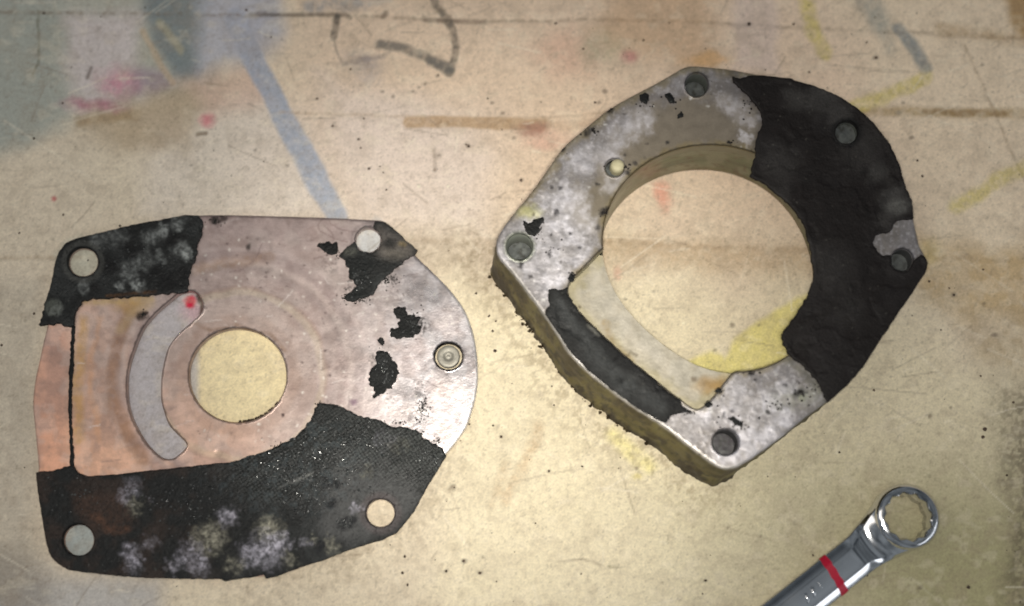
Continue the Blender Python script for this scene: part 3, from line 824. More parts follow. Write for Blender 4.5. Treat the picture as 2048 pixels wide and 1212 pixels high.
def gasket_relief(amp=.00016):
    def f(x, y):
        n = fbm(x / 22, y / 22, 71, 3) - .5; b = fbm(x / 5.5, y / 5.5, 72, 2) - .5
        bead = np.cos(x * .62 + 2 * n) * np.cos(y * .62 - x * .1 + 2 * n)
        wv = 1 - sstep(40, 100, dist_poly(x, y, [(540, 945), (660, 880), (740, 880), (850, 910)]))
        bead = bead * (1 - wv) + 4.0 * wv * np.cos(x * .66 + y * .12) * np.cos(y * .66 - x * .12)
        return n * amp * 1.2 + b * amp * (1.0 - .5 * wv) + bead * amp * .18
    return f

def gasket(outline, holes, kind, z_plane, thick, label, parent, amp=2.2, step=2.8, smooth_mask=None, mat=None, relief=.00016):
    o = ragged(resample(outline, step * .9), amp, 8, 7, smooth_mask)
    a = slab(o, holes, z_plane + thick, z_plane - .00015, step, gasket_paint(kind), gasket_relief(relief), bevel=.00012, side_col=lin((34, 32, 32)), side_fin=(0, .7, 1))
    return under(parent, a.build('gasket_remnant', mat or MAT_RUBBER), label)

G_BOTTOM = [(71, 945), (83, 942), (96, 944), (122, 935), (139, 930), (146, 930), (150, 938), (157, 946), (175, 952), (225, 949), (287, 942), (337, 937), (403, 930), (469, 922), (500, 912),
            (533, 902), (566, 886), (592, 869), (612, 853), (622, 836), (630, 816), (640, 804), (665, 808), (691, 818), (714, 829), (751, 839), (787, 853), (817, 856), (840, 862), (846, 875),
            (870, 888), (884, 895), (893, 912), (879, 934), (856, 970), (830, 1020), (811, 1045), (794, 1065), (764, 1080), (698, 1099), (645, 1121), (609, 1131), (559, 1150), (531, 1159),
            (528, 1149), (500, 1155), (449, 1162), (441, 1158), (370, 1158), (271, 1155), (198, 1148), (139, 1141), (118, 1130), (102, 1114), (93, 1092), (85, 1044), (77, 994), (72, 958)]
G_TL = [(398, 430), (404, 445), (405, 459), (396, 482), (391, 515), (379, 539), (375, 562), (376, 583), (320, 588), (251, 595), (182, 598), (164, 603), (154, 616), (149, 630), (147, 650),
        (139, 654), (122, 648), (103, 648), (79, 650), (88, 611), (102, 565), (108, 529), (117, 503), (131, 486), (152, 476), (198, 465), (271, 448), (324, 439), (368, 430)]
G_TR = [(750, 441), (770, 443), (782, 453), (800, 468), (816, 485), (835, 499), (830, 509), (817, 516), (797, 532), (780, 545), (764, 558), (757, 572), (744, 588), (728, 596), (705, 601),
        (681, 596), (692, 590), (701, 583), (710, 571), (700, 555), (698, 539), (688, 522), (676, 511), (686, 502), (698, 488), (709, 481), (713, 490), (722, 502), (738, 507), (756, 498),
        (763, 482), (758, 464), (744, 453)]
BL1 = [(634, 492), (642, 484), (658, 482), (675, 489), (678, 499), (668, 507), (655, 506), (645, 501)]
BL2 = [(790, 618), (804, 610), (813, 619), (815, 631), (830, 628), (838, 634), (840, 651), (833, 671), (817, 677), (797, 679), (784, 671), (776, 662), (794, 657), (797, 641), (790, 631)]
BL3 = [(752, 705), (774, 704), (784, 717), (794, 730), (800, 745), (790, 760), (784, 776), (764, 786), (746, 793), (744, 773), (736, 760), (741, 737), (752, 725)]
BL4 = [(757, 680), (764, 673), (771, 680), (768, 688), (760, 688)]
straight = lambda x, y: np.where(dist_poly(x, y, smooth(PLATE_OUT, 6), True) < 6, .35, 1.0) * np.where((y > 925) & (y < 955) & (x > 150) & (x < 460), .3, 1.0)

GT = .0008
gasket(G_BOTTOM, [ellipse(761, 1026, 28.5, 28, 48), ellipse(157, 1080, 31, 31, 48)], 'bottom', Z_PLATE, GT, 'wide black gasket strip with white crust along the lower edge', plate, smooth_mask=straight)
gasket(G_TL, [ellipse(166, 524, 30, 29, 48)], 'topleft', Z_PLATE, GT, 'black gasket piece with grey bloom in the upper left corner', plate, smooth_mask=straight)
gasket(G_TR, [], 'topright', Z_PLATE, GT, 'torn grey and black gasket piece round the upper right hole', plate, smooth_mask=straight)
gasket(BL1, [], 'black', Z_PLATE, .00035, 'small black scrap left of the upper right hole', plate, 4)
gasket(BL2, [], 'black', Z_PLATE, .0004, 'hooked black scrap above the pin', plate, 5)
gasket(BL3, [], 'black', Z_PLATE, .0004, 'leaf shaped black scrap left of the pin', plate, 4)
gasket(BL4, [], 'black', Z_PLATE, .0003, 'tiny black scrap between the two larger ones', plate, 3)
# thin line of old sealant that divides the outer strip from the plate face
line = smooth([(146, 652), (145, 680), (143, 730), (140, 790), (141, 850), (143, 900), (144, 932)], 4, False)
wdt = 3.2 + 3.4 * (fbm(line[:, 1] / 14, line[:, 1] * 0, 75, 2) - .4)
outl = np.vstack([line + np.column_stack([wdt, wdt * 0]), (line - np.column_stack([wdt, wdt * 0]))[::-1]])
a = slab(ragged(resample(outl, 2.5), 1.2, 5), [], Z_PLATE + .00025, Z_PLATE - .0001, 2.5, gasket_paint('black'), None, bevel=.00005, side_col=lin((24, 20, 18)), side_fin=(0, .8, 1))
under(plate, a.build('sealant_line', MAT_RUBBER))

# dowel pin with a dimple
def lathe_px(cx, cy, prof, z_plane, col, fin, n=48, acc=None, zoff=0.0):
    """prof: (radius px, z) from outside in; last radius 0 closes"""
    acc = acc or Acc(); wx, wy = to_world(cx, cy, z_plane); V = []; F = []
    th = np.arange(n) * 2 * math.pi / n
    for r, z in prof:
        V.append(np.column_stack([wx + r * PX * np.cos(th), wy + r * PX * np.sin(th), np.full(n, z + zoff)]))
    for k in range(len(prof) - 1):
        for i in range(n):
            j = (i + 1) % n
            F.append((k * n + i, k * n + j, (k + 1) * n + j, (k + 1) * n + i))
    acc.add(np.vstack(V), F, col, fin, True)
    return acc
a = lathe_px(897, 713, [(22.5, .0004), (22.5, .0015), (22.0, .00175), (20.5, .00185), (15.5, .00186), (12.5, .00183), (9.5, .0018), (8, .0016), (5, .00145), (3, .0015), (.01, .0016)], Z_PLATE, lin((150, 146, 136)), (.45, .5, 1))
under(plate, a.build('dowel_pin', MAT_CAST))
# grime caught on the lower rim of the centre hole
def crumb(acc, x, y, z, r, col, fin, flat=.6):
    n1 = 7; V = []; F = []
    for k, (rr, zz) in enumerate(((.75, -.5), (1.0, 0.0), (.7, .62))):
        for i in range(n1):
            t = 2 * math.pi * (i + .5 * k) / n1; q = r * rr * random.uniform(.7, 1.25)
            V.append((x + q * math.cos(t), y + q * math.sin(t), z + (zz * random.uniform(.7, 1.2)) * r * flat + r * flat * .5))
    V.append((x, y, z + r * flat * 1.4))
    for k in range(2):
        for i in range(n1):
            j = (i + 1) % n1
            F.append((k * n1 + i, k * n1 + j, (k + 1) * n1 + j, (k + 1) * n1 + i))
    for i in range(n1): F.append((2 * n1 + i, 2 * n1 + (i + 1) % n1, 3 * n1))
    acc.add(V, F, np.asarray(col) * random.uniform(.6, 1.5), fin, False)
a = Acc()
for k in range(46):
    t = math.radians(random.uniform(35, 88)); x, y = to_world(475.5 + 95.5 * math.cos(t), 751 + 92 * math.sin(t), Z_PLATE)
    crumb(a, float(x), float(y), Z_PLATE - random.uniform(.0002, .0012), random.uniform(.00015, .0004), lin((58, 48, 40)), (0, .8, 1))
o = under(plate, a.build('rim_grime', MAT_RUBBER)); o['kind'] = 'stuff'

# fine crumbs shed round the scraps, and the bead-like pimples of the wet part of the gasket
a = Acc()
for cx, cy, rx, ry, n_ in ((830, 645, 26, 30, 70), (768, 745, 30, 40, 50), (720, 600, 40, 12, 40), (775, 560, 28, 16, 60), (846, 815, 20, 42, 110), (660, 505, 26, 14, 30), (876, 882, 12, 14, 30),
                           (640, 808, 16, 8, 14), (800, 845, 50, 10, 40), (430, 442, 16, 10, 40), (286, 630, 14, 9, 30), (560, 890, 60, 14, 30), (700, 590, 24, 22, 30), (765, 690, 10, 14, 14)):
    for k in range(n_):
        t = random.uniform(0, 6.28); q = random.gauss(0, .55)
        x, y = to_world(cx + rx * q * math.cos(t), cy + ry * q * math.sin(t), Z_PLATE)
        crumb(a, float(x), float(y), Z_PLATE - .00004, random.uniform(.00006, .00022), lin((40, 38, 36)), (0, .6, 1), .6)
o = under(plate, a.build('gasket_crumbs', MAT_RUBBER)); o['kind'] = 'stuff'
a = Acc()
for cx, cy, rx, ry, n_ in ((575, 940, 80, 26, 230), (650, 900, 60, 50, 170), (640, 960, 90, 40, 110), (730, 880, 60, 40, 110), (850, 915, 30, 24, 90), (620, 1000, 50, 30, 90), (692, 1046, 16, 10, 40), (380, 1010, 60, 50, 70), (830, 655, 16, 20, 30), (770, 745, 16, 24, 36),
                           (715, 560, 24, 26, 60), (265, 520, 60, 30, 24), (140, 990, 40, 40, 20)):
    for k in range(n_):
        gx = cx + rx * random.gauss(0, .6); gy = cy + ry * random.gauss(0, .6)
        _c, _s = math.cos(.35), math.sin(.35); _u, _v = gx * _c + gy * _s, -gx * _s + gy * _c
        _u = round(_u / 8) * 8 + random.gauss(0, 1.7); _v = round(_v / 7.5) * 7.5 + random.gauss(0, 1.7); gx, gy = _u * _c - _v * _s, _u * _s + _v * _c
        P1 = np.array([gx]), np.array([gy])
        ok = any(inside(*P1, np.array(g, float))[0] and dist_poly(*P1, g, True)[0] > 5 for g in (G_BOTTOM, G_TL, G_TR, BL2, BL3))
        if not ok or math.hypot(gx - 761, gy - 1026) < 34: continue
        x, y = to_world(gx, gy, Z_PLATE + GT)
        crumb(a, float(x), float(y), Z_PLATE + (GT if cx not in (830, 770) else .0004) - .00004, random.uniform(.00014, .00034), lin((34, 37, 37)), (0, random.choice([.22, .4, .5, .6]), 1), .45)
o = under(plate, a.build('gasket_pimples', MAT_WET)); o['kind'] = 'stuff'

# ================================================================== PUMP HOUSING (right)
Z_H = .0165
HOUSE_OUT = [(993, 493), (998, 470), (1026, 430), (1069, 377), (1125, 298), (1165, 262), (1214, 222), (1257, 196), (1307, 170), (1349, 146), (1366, 136), (1386, 132), (1422, 135), (1460, 139), (1492, 145),
             (1529, 151), (1581, 158), (1631, 173), (1680, 193), (1713, 216), (1746, 245), (1779, 288), (1799, 331), (1812, 377), (1822, 410), (1829, 450), (1838, 490), (1848, 510), (1854, 526),
             (1848, 546), (1829, 577), (1792, 630), (1759, 680), (1726, 732), (1693, 769), (1656, 802), (1606, 839), (1561, 876), (1503, 917), (1478, 932), (1454, 938), (1433, 932), (1405, 913),
             (1372, 888), (1327, 853), (1269, 816), (1224, 783), (1179, 748), (1141, 710), (1117, 674), (1088, 630), (1059, 590), (1022, 542), (1000, 516)]
BORE_PTS = [(1216, 450), (1247, 364), (1290, 325), (1356, 298), (1405, 292), (1459, 299), (1520, 316), (1585, 352), (1628, 405), (1652, 470), (1656, 545), (1640, 620), (1612, 680), (1570, 722), (1510, 743),
            (1462, 738), (1410, 724), (1355, 702), (1300, 664), (1253, 613), (1220, 555), (1208, 500)]
def fourier_loop(pts, cx, cy, order=3, n=260):
    P = np.asarray(pts, float); th = np.arctan2(P[:, 1] - cy, P[:, 0] - cx); r = np.hypot(P[:, 0] - cx, P[:, 1] - cy)
    def B(t): return np.column_stack([np.ones_like(t)] + [f(k * t) for k in range(1, order + 1) for f in (np.cos, np.sin)])
    c = np.linalg.lstsq(B(th), r, rcond=None)[0]
    t = np.arange(n) * 2 * math.pi / n; R = B(t) @ c
    return np.column_stack([cx + R * np.cos(t), cy + R * np.sin(t)]), t
BORE, BTH = fourier_loop(BORE_PTS, 1430, 520)
POCKET = [(1200, 503), (1179, 525), (1158, 546), (1142, 562), (1137, 578), (1141, 597), (1154, 616), (1179, 643), (1207, 670), (1240, 700), (1265, 722), (1298, 748), (1331, 775), (1362, 799), (1381, 813),
          (1397, 818), (1414, 806), (1434, 784), (1452, 760), (1464, 746)]
a_start = math.atan2(500 - 520, 1208 - 1430) % (2 * math.pi); a_end = math.atan2(740 - 520, 1468 - 1430) % (2 * math.pi)
arc_keep = [i for i, t in enumerate(BTH) if not (a_end < t < a_start)]          # the bore edge that reaches the top face
arc_cut = [i for i, t in enumerate(BTH) if a_end <= t <= a_start]               # the edge shared with the sunken shelf
k0 = [i for i in arc_keep if BTH[i] >= a_start]; k1 = [i for i in arc_keep if BTH[i] <= a_end]
POCKET_S = smooth(POCKET, 3, False)
UNION = np.vstack([BORE[k0 + k1], POCKET_S[::-1]])
SHELF = np.vstack([POCKET_S, BORE[arc_cut]])
HH = [(1393, 170, 22, 23), (1693, 265, 22, 22), (1804, 520, 21, 21.5), (1451, 885, 25.5, 25), (1039, 494, 25, 25), (1229, 336, 18, 17)]

def house_paint(px, py):
    p = Paint(px, py, lin((150, 145, 145)))
    x, y = p.x, p.y
    a = fbm(x / 60, y / 60, 81, 4); b = fbm(x / 16, y / 16, 83, 4); c = fbm(x / 5, y / 5, 85, 3)
    # smooth grey-brown film round the upper bore
    film = 1 - sstep(0, 46, dist_poly(x + (a - .5) * 60, y + (b - .5) * 40, [(1205, 412), (1270, 350), (1310, 270), (1380, 240), (1470, 255), (1520, 300)]) - 34)
    p.mix(film * .95, lin((122, 112, 95)))
    # white etched bloom
    for pts, w, al in (([(1030, 520), (1090, 440), (1130, 400), (1150, 470), (1110, 560)], 90, .75), ([(1150, 330), (1200, 300), (1250, 260), (1280, 240)], 60, .6),
                       ([(1420, 800), (1480, 820), (1540, 830), (1470, 900)], 100, .75), ([(1450, 200), (1500, 240)], 40, .5), ([(1330, 170), (1420, 150)], 40, .45), ([(1480, 270), (1495, 285)], 20, .6),
                       ([(1560, 780), (1630, 800)], 40, .5), ([(1230, 330), (1225, 365)], 50, .4)):
        d = dist_poly(x + (b - .5) * 34, y + (c - .5) * 20, pts) / (w * .5)
        n = .35 + .35 * sstep(.38, .62, fbm(x / 9, y / 9, 87, 3)) + .35 * sstep(.40, .60, fbm(x / 24, y / 24, 88, 3))
        p.mix((1 - sstep(.4, 1.3, d)) * n * al * 1.1, lin((234, 230, 236)))
    p.mix(sstep(.5, .62, b) * (1 - film) * .32, lin((112, 108, 104)))
    p.mix(sstep(.48, .62, fbm(x / 34, y / 34, 89, 4)) * (1 - film) * .38, lin((122, 114, 104)))
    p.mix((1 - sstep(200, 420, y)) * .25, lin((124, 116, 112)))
    p.mix(sstep(.60, .74, c) * (1 - film) * .28, lin((226, 222, 226)))
    # yellowed edges
    ed = dist_poly(x, y, smooth(HOUSE_OUT, 8), True)
    ul = (1 - sstep(250, 420, y - (1300 - x) * .1)) + (1 - sstep(1150, 1300, x)) * (1 - sstep(400, 460, y))
    p.mix((1 - sstep(2, 22, ed + (b - .5) * 30)) * np.clip(ul, 0, 1) * .55, lin((150, 134, 92)))
    bd = dist_poly(x, y, UNION[::3], True)
    p.mix((1 - sstep(1, 14, bd + (b - .5) * 22)) * .45, lin((140, 124, 78)))
    p.spot(1057, 425, 22, 12, lin((206, 202, 130)), .6, .8, seed=3)
    p.spot(1160, 545, 14, 8, lin((160, 140, 80)), .5, .8, seed=4)
    # black flecks of gasket too thin to have an edge
    for cx, cy, rx, ry, rot in ((1178, 262, 12, 7, -.6), (1211, 420, 11, 6, -.2), (1204, 428, 6, 4, 0), (1113, 424, 4, 9, .2), (1099, 508, 5, 5, 0), (1061, 554, 4, 4, 0), (1222, 221, 8, 5, -.5),
                                (1127, 298, 5, 5, 0), (1464, 822, 4, 4, 0), (1536, 824, 6, 5, .6), (1561, 818, 4, 4, 0), (1501, 746, 8, 4, 0), (1447, 831, 3, 7, 0), (1335, 285, 4, 3, 0),
                                (1104, 375, 4, 4, 0), (1121, 376, 4, 4, 0), (1102, 470, 3, 3, 0), (1140, 467, 3, 3, 0), (1159, 495, 4, 3, 0), (1458, 285, 5, 3, .3), (1195, 455, 5, 7, 0), (1460, 138, 8, 3, 0.1),
                                (1195, 368, 6, 3, .3), (1270, 325, 7, 4, .6), (1255, 345, 6, 3, 0), (1030, 418, 5, 4, 0), (1250, 310, 3, 3, 0), (1510, 760, 4, 3, 0), (1570, 770, 5, 3, 0)):
        p.spot(cx, cy, rx, ry, lin((24, 22, 26)), .9, .5, max(rx, ry) * .5, rot=rot, seed=cx % 7, brk=.2)
    # grime round the torn border of the big gasket
    p.stroke([(1466, 150), (1500, 195), (1525, 235), (1510, 310)], 16, lin((70, 66, 66)), .5, .9, 6, 12, .5)
    p.stroke([(1575, 718), (1620, 748), (1650, 800)], 22, lin((110, 108, 94)), .6, .9, 8, 14, .4)
    p.stroke([(1560, 800), (1620, 790)], 40, lin((150, 150, 130)), .4, .9, 8, 14, .5)
    p.spot(1600, 787, 15, 9, lin((30, 30, 28)), .8, .5, 6, rot=-.5, seed=3, brk=.3)
    p.spot(1606, 797, 10, 6, lin((170, 172, 150)), .7, .5, 5, rot=-.5, seed=3)
    rr = np.hypot(x - 1039, y - 494)
    p.mix((1 - sstep(1, 4, np.abs(rr - 28))) * .8, lin((196, 200, 180)))
    p.mix((1 - sstep(1, 3, np.abs(rr - 33))) * .5, lin((96, 98, 92)))
    p.spot(1042, 530, 6, 10, lin((30, 28, 30)), .9, .6, 4, seed=5)
    # rim highlight painted as a pale strip along the lower left
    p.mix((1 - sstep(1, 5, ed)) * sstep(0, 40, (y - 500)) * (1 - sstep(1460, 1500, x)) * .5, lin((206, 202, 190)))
    for k in range(130):
        cx, cy = RNG.uniform(1000, 1660), RNG.uniform(140, 930)
        dk = RNG.random() < .45
        p.spot(cx, cy, RNG.uniform(1.6, 4.0), RNG.uniform(1.5, 3), lin((60, 54, 50)) if dk else lin((236, 234, 230)), RNG.uniform(.3, .8), .5, 1.5, seed=k % 7)
    met = .55 * (1 - film * .6)
    rough = .42 + .2 * (b - .5) + .06 * film
    return p.c, np.column_stack([met, rough, .9 - .6 * film])

def house_relief(x, y):
    b = (fbm(x / 12, y / 12, 91, 4) - .5) * .6
    film = 1 - sstep(0, 46, dist_poly(x, y, [(1205, 412), (1270, 350), (1310, 270), (1380, 240), (1470, 255), (1520, 300)]) - 34)
    z = b * .00018 * (1 - .7 * film)
    return z

def house_side(px, py, t, li):
    n = len(px)
    base = np.tile(lin((64, 60, 30)), (n, 1))
    s = np.arange(n) * 3.0
    d1 = fbm(s / 46, np.full(n, t * 3.0), 93, 4)[:, None]; d2 = fbm(s / 12, np.full(n, t * 9.0), 95, 3)[:, None]
    if li == 0:
        base = np.tile(lin((92, 84, 48)), (n, 1))
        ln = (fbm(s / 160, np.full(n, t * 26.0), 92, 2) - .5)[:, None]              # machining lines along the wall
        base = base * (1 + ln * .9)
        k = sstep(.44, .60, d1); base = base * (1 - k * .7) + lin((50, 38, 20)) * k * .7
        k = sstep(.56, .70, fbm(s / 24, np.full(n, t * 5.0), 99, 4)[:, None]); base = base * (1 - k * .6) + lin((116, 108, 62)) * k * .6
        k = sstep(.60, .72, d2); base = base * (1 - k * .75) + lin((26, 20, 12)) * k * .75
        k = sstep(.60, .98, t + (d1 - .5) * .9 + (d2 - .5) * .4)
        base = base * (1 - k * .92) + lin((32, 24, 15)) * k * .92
        return base, np.tile([.1, .55, 1.0], (n, 1))
    if li == 1:
        base = np.tile(lin((118, 114, 92)), (n, 1))
        base = base * (1 - sstep(.5, .7, d1) * .4) + lin((104, 112, 84)) * sstep(.5, .7, d1) * .4
        return base, np.tile([.25, .38, .6], (n, 1))
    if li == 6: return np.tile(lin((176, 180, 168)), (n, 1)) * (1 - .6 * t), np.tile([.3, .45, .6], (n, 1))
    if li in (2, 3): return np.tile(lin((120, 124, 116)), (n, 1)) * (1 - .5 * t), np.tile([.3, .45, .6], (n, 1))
    return np.tile(lin((72, 72, 72)), (n, 1)), np.tile([.1, .6, .6], (n, 1))

def house_side_relief(px, py, t, li):
    if li > 0: return np.zeros(len(px))
    s = np.arange(len(px)) * 3.0
    return (fbm(s / 14, np.full(len(px), t * 6), 97, 3) - .5) * .0005 + (fbm(s / 5, np.full(len(px), t * 14), 90, 2) - .5) * .00025 + sstep(.6, 1, t) * np.clip(fbm(s / 16, s * 0, 98, 3) - .48, 0, 1) * .0013

def house_flare(px, py, nw):
    side = np.clip(-nw[:, 0] * .62 - nw[:, 1] * .78, 0, 1)      # outward normal facing lower left
    return side ** 1.2 * .0021

housing = empty('pump_housing', (*[float(v) for v in to_world(1430, 560, 0)], 0), 'thick corroded aluminium ring housing with large round bore, black gasket on its right half', 'pump housing')
SHELF_Z = Z_H - .0030
hole_depths = [.0050, .0020, .0040, .0055, .0062, .0022]
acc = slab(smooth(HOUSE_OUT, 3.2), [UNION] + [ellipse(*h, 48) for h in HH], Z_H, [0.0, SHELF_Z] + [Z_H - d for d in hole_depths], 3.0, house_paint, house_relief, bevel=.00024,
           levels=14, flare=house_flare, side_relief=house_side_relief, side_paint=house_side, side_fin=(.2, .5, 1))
# sunken shelf
def shelf_paint(px, py):
    p = Paint(px, py, lin((180, 173, 158)))
    b = fbm(p.x / 20, p.y / 20, 101, 4)
    p.mix(sstep(.45, .65, b) * .4, lin((160, 150, 130)))
    edge = dist_poly(p.x, p.y, POCKET_S[::3])
    p.mix((1 - sstep(4, 30, edge + (b - .5) * 40)) * .4, lin((166, 152, 96)))
    p.spot(1430, 765, 34, 16, lin((160, 122, 56)), .75, .8, seed=4)
    p.stroke([(1212, 640), (1232, 690), (1262, 715)], 12, lin((140, 112, 52)), .5, .9, 6, 12, .5)
    p.stroke([(1250, 715), (1262, 698), (1275, 705)], 5, lin((70, 56, 30)), .7, .7, 3, 8, .3)
    p.spot(1391, 753, 6, 5, lin((110, 94, 74)), .8, .6)
    p.spot(1160, 608, 4, 3, lin((80, 66, 50)), .8, .6)
    p.stroke([(1190, 530), (1215, 600), (1270, 670), (1350, 735)], 18, lin((206, 198, 184)), .45, .8, 8, 40, .3)
    return p.c, np.column_stack([np.full(len(px), .3), .40 + .2 * (b - .5), np.full(len(px), .7)])
disc(acc, SHELF, SHELF_Z, None, None, z_design=Z_H, step=3.4, paint=shelf_paint, relief=lambda x, y: (fbm(x / 14, y / 14, 103, 3) - .5) * .00006)
# bore wall below
nb = len(BORE); bx, by = to_world(BORE[:, 0], BORE[:, 1], Z_H)
rows = 18; V = []; CC = []
for k in range(rows):
    t = k / (rows - 1); z = (SHELF_Z + .00002) * (1 - t)
    V.append(np.column_stack([bx, by, np.full(nb, z)])); s = np.arange(nb) * 5.0
    d1 = fbm(s / 40, np.full(nb, t * 2.5), 105, 4)[:, None]; d2 = fbm(s / 9, np.full(nb, t * 9), 106, 3)[:, None]
    cc = lin((102, 106, 80)) * (1 - sstep(.45, .65, d1) * .5) + lin((92, 104, 76)) * sstep(.45, .65, d1) * .5
    cc = cc * (1 + (fbm(s / 120, np.full(nb, t * 22), 92, 2) - .5)[:, None] * .8)
    cc = cc * (1 - sstep(.5, .62, fbm(s / 30 + 9, np.full(nb, t * 3), 94, 3)[:, None]) * .5) + lin((136, 136, 116)) * sstep(.5, .62, fbm(s / 30 + 9, np.full(nb, t * 3), 94, 3)[:, None]) * .5
    cc = cc * (1 - sstep(.6, .75, d2) * .6) + lin((84, 60, 34)) * sstep(.6, .75, d2) * .6
    cc = cc * (1 - sstep(.8, 1, t) * .4) + lin((110, 86, 52)) * sstep(.8, 1, t) * .4
    CC.append(cc)
fr = [(k * nb + i, k * nb + (i + 1) % nb, (k + 1) * nb + (i + 1) % nb, (k + 1) * nb + i) for k in range(rows - 1) for i in range(nb)]
acc.add(np.vstack(V), fr, np.vstack(CC), (.50, .34, .7), True)
# floors of the blind holes
for (h, d) in zip(HH, hole_depths):
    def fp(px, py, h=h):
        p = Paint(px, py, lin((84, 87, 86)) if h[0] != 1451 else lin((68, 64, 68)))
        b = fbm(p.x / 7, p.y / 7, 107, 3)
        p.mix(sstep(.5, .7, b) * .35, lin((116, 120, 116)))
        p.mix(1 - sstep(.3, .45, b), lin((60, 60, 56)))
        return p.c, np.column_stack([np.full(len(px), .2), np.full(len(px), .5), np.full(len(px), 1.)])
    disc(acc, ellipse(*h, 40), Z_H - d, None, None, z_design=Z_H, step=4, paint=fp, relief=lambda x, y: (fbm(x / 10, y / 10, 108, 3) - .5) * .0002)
under(housing, acc.build('housing_body', MAT_CAST))
a = lathe_px(1235, 331, [(14.5, Z_H - .0022), (14.0, Z_H - .0006), (12.5, Z_H + .0001), (9, Z_H + .0004), (5, Z_H + .0005), (.01, Z_H + .0005)], Z_H, lin((196, 188, 154)), (.1, .6, 1))
under(housing, a.build('stub_pin', MAT_CAST))

def hg_paint(kind):
    def f(px, py):
        p = Paint(px, py, lin((25, 21, 20)))
        x, y = p.x, p.y
        a = fbm(x / 70, y / 70, 111, 4); b = fbm(x / 14, y / 14, 112, 4); c = fbm(x / 4, y / 4, 113, 2)
        p.mix(sstep(.42, .66, a) * .5, lin((34, 31, 31)))
        rough = .62 + .16 * (b - .5)
        if kind == 'big':
            for cx, cy, R, al in ((1640, 190, 44, .45), (1590, 200, 30, .35), (1760, 345, 30, .5), (1790, 400, 36, .55), (1680, 230, 40, .35), (1720, 300, 60, .25), (1560, 330, 50, .25),
                                  (1770, 440, 22, .35), (1480, 880, 20, .2), (1660, 540, 60, .2), (1560, 395, 26, .25), (1700, 620, 40, .15), (1620, 500, 24, .25)):
                d = np.hypot(x - cx + (b - .5) * 30, y - cy + (fbm(x / 20, y / 20, 114, 3) - .5) * 34) / R
                p.mix((1 - sstep(.2, 1.25, d)) * al * 1.15, lin((72, 70, 68)))  # grey tone and soft sheen painted as paler patches
            p.spot(1800, 412, 24, 14, lin((104, 104, 100)), .5, .8, seed=3, brk=.4)
            hr = np.hypot(x - 1693, y - 265)
            p.mix((1 - sstep(0, 7, np.abs(hr - 27))) * .8, lin((14, 14, 14)))
        else:
            p.mix(np.full(len(x), .55), lin((34, 36, 36)))
            p.stroke([(1120, 610), (1180, 690), (1240, 760), (1320, 815)], 34, lin((78, 80, 80)), .5, .9, 12, 30, .35)
            p.stroke([(1160, 640), (1230, 710), (1300, 762), (1350, 805)], 22, lin((18, 18, 19)), .75, .8, 6, 20, .2)
            p.stroke([(1120, 580), (1135, 605), (1160, 640)], 16, lin((22, 22, 22)), .7, .8, 5, 20, .2)
            p.stroke([(1175, 650), (1197, 670)], 5, lin((120, 118, 110)), .6, .8, 2, 6, .5)
            p.spot(1240, 760, 8, 8, lin((16, 16, 16)), .7, .7); p.spot(1270, 790, 12, 9, lin((18, 18, 18)), .6, .8)
            rough = rough - .14 * sstep(.4, .6, a)
        p.mix(sstep(.88, .92, c) * .25, lin((110, 108, 100)))  # sparse glints put into the colour as pale specks
        return p.c, np.column_stack([np.zeros(len(x)), rough, .7 + 0 * x])
    return f

G_BIG = [(1466, 152), (1482, 156), (1496, 150), (1529, 150), (1581, 157), (1631, 172), (1680, 192), (1714, 215), (1747, 244), (1780, 287), (1800, 331), (1813, 377), (1825, 402), (1827, 437),
         (1796, 440), (1779, 463), (1752, 470), (1745, 486), (1756, 502), (1770, 511), (1783, 510), (1783, 521), (1787, 534), (1796, 541), (1807, 543), (1818, 538), (1826, 526), (1833, 514), (1842, 508),
         (1850, 513), (1856, 526), (1850, 547), (1830, 578), (1793, 632), (1760, 682), (1727, 733), (1694, 771), (1656, 806), (1645, 785), (1635, 765), (1619, 744), (1602, 726), (1581, 714),
         (1569, 692), (1561, 672), (1573, 653), (1590, 633), (1610, 600), (1623, 571), (1629, 545), (1623, 521), (1622, 500), (1613, 463), (1601, 437), (1578, 407), (1548, 381), (1525, 364), (1500, 352),
         (1507, 325), (1510, 305), (1515, 270), (1524, 245), (1522, 225), (1512, 208), (1497, 192), (1480, 178), (1468, 164)]
G_STRIP = [(1096, 591), (1097, 580), (1108, 577), (1121, 577), (1136, 573), (1137, 591), (1154, 617), (1179, 644), (1207, 671), (1240, 702), (1265, 724), (1298, 750), (1331, 778), (1362, 801),
           (1366, 811), (1383, 822), (1366, 826), (1350, 829), (1340, 834), (1331, 846), (1307, 835), (1269, 812), (1224, 779), (1180, 744), (1143, 706), (1119, 670), (1090, 627), (1098, 608)]

def hg_relief(x, y):
    a = fbm(x / 58, y / 58, 121, 3); b = fbm(x / 33 + 4, y / 33, 123, 3)
    z = -.00016 * sstep(.50, .525, a) - .00010 * sstep(.56, .58, b) + (fbm(x / 14, y / 14, 124, 3) - .5) * .00012
    return z * sstep(2, 12, dist_poly(x, y, np.array(G_BIG), True))

def hgasket(outline, holes, kind, label, amp=2.0, mask=None, thick=.0006):
    o = ragged(resample(outline, 2.8), amp, 8, 17, mask)
    a = slab(o, holes, Z_H + thick, Z_H - .0002, 3.0, hg_paint(kind), hg_relief, bevel=.00018, side_col=lin((26, 24, 24)), side_fin=(0, .7, 1))
    return under(housing, a.build('gasket_remnant', MAT_RUBBER), label)

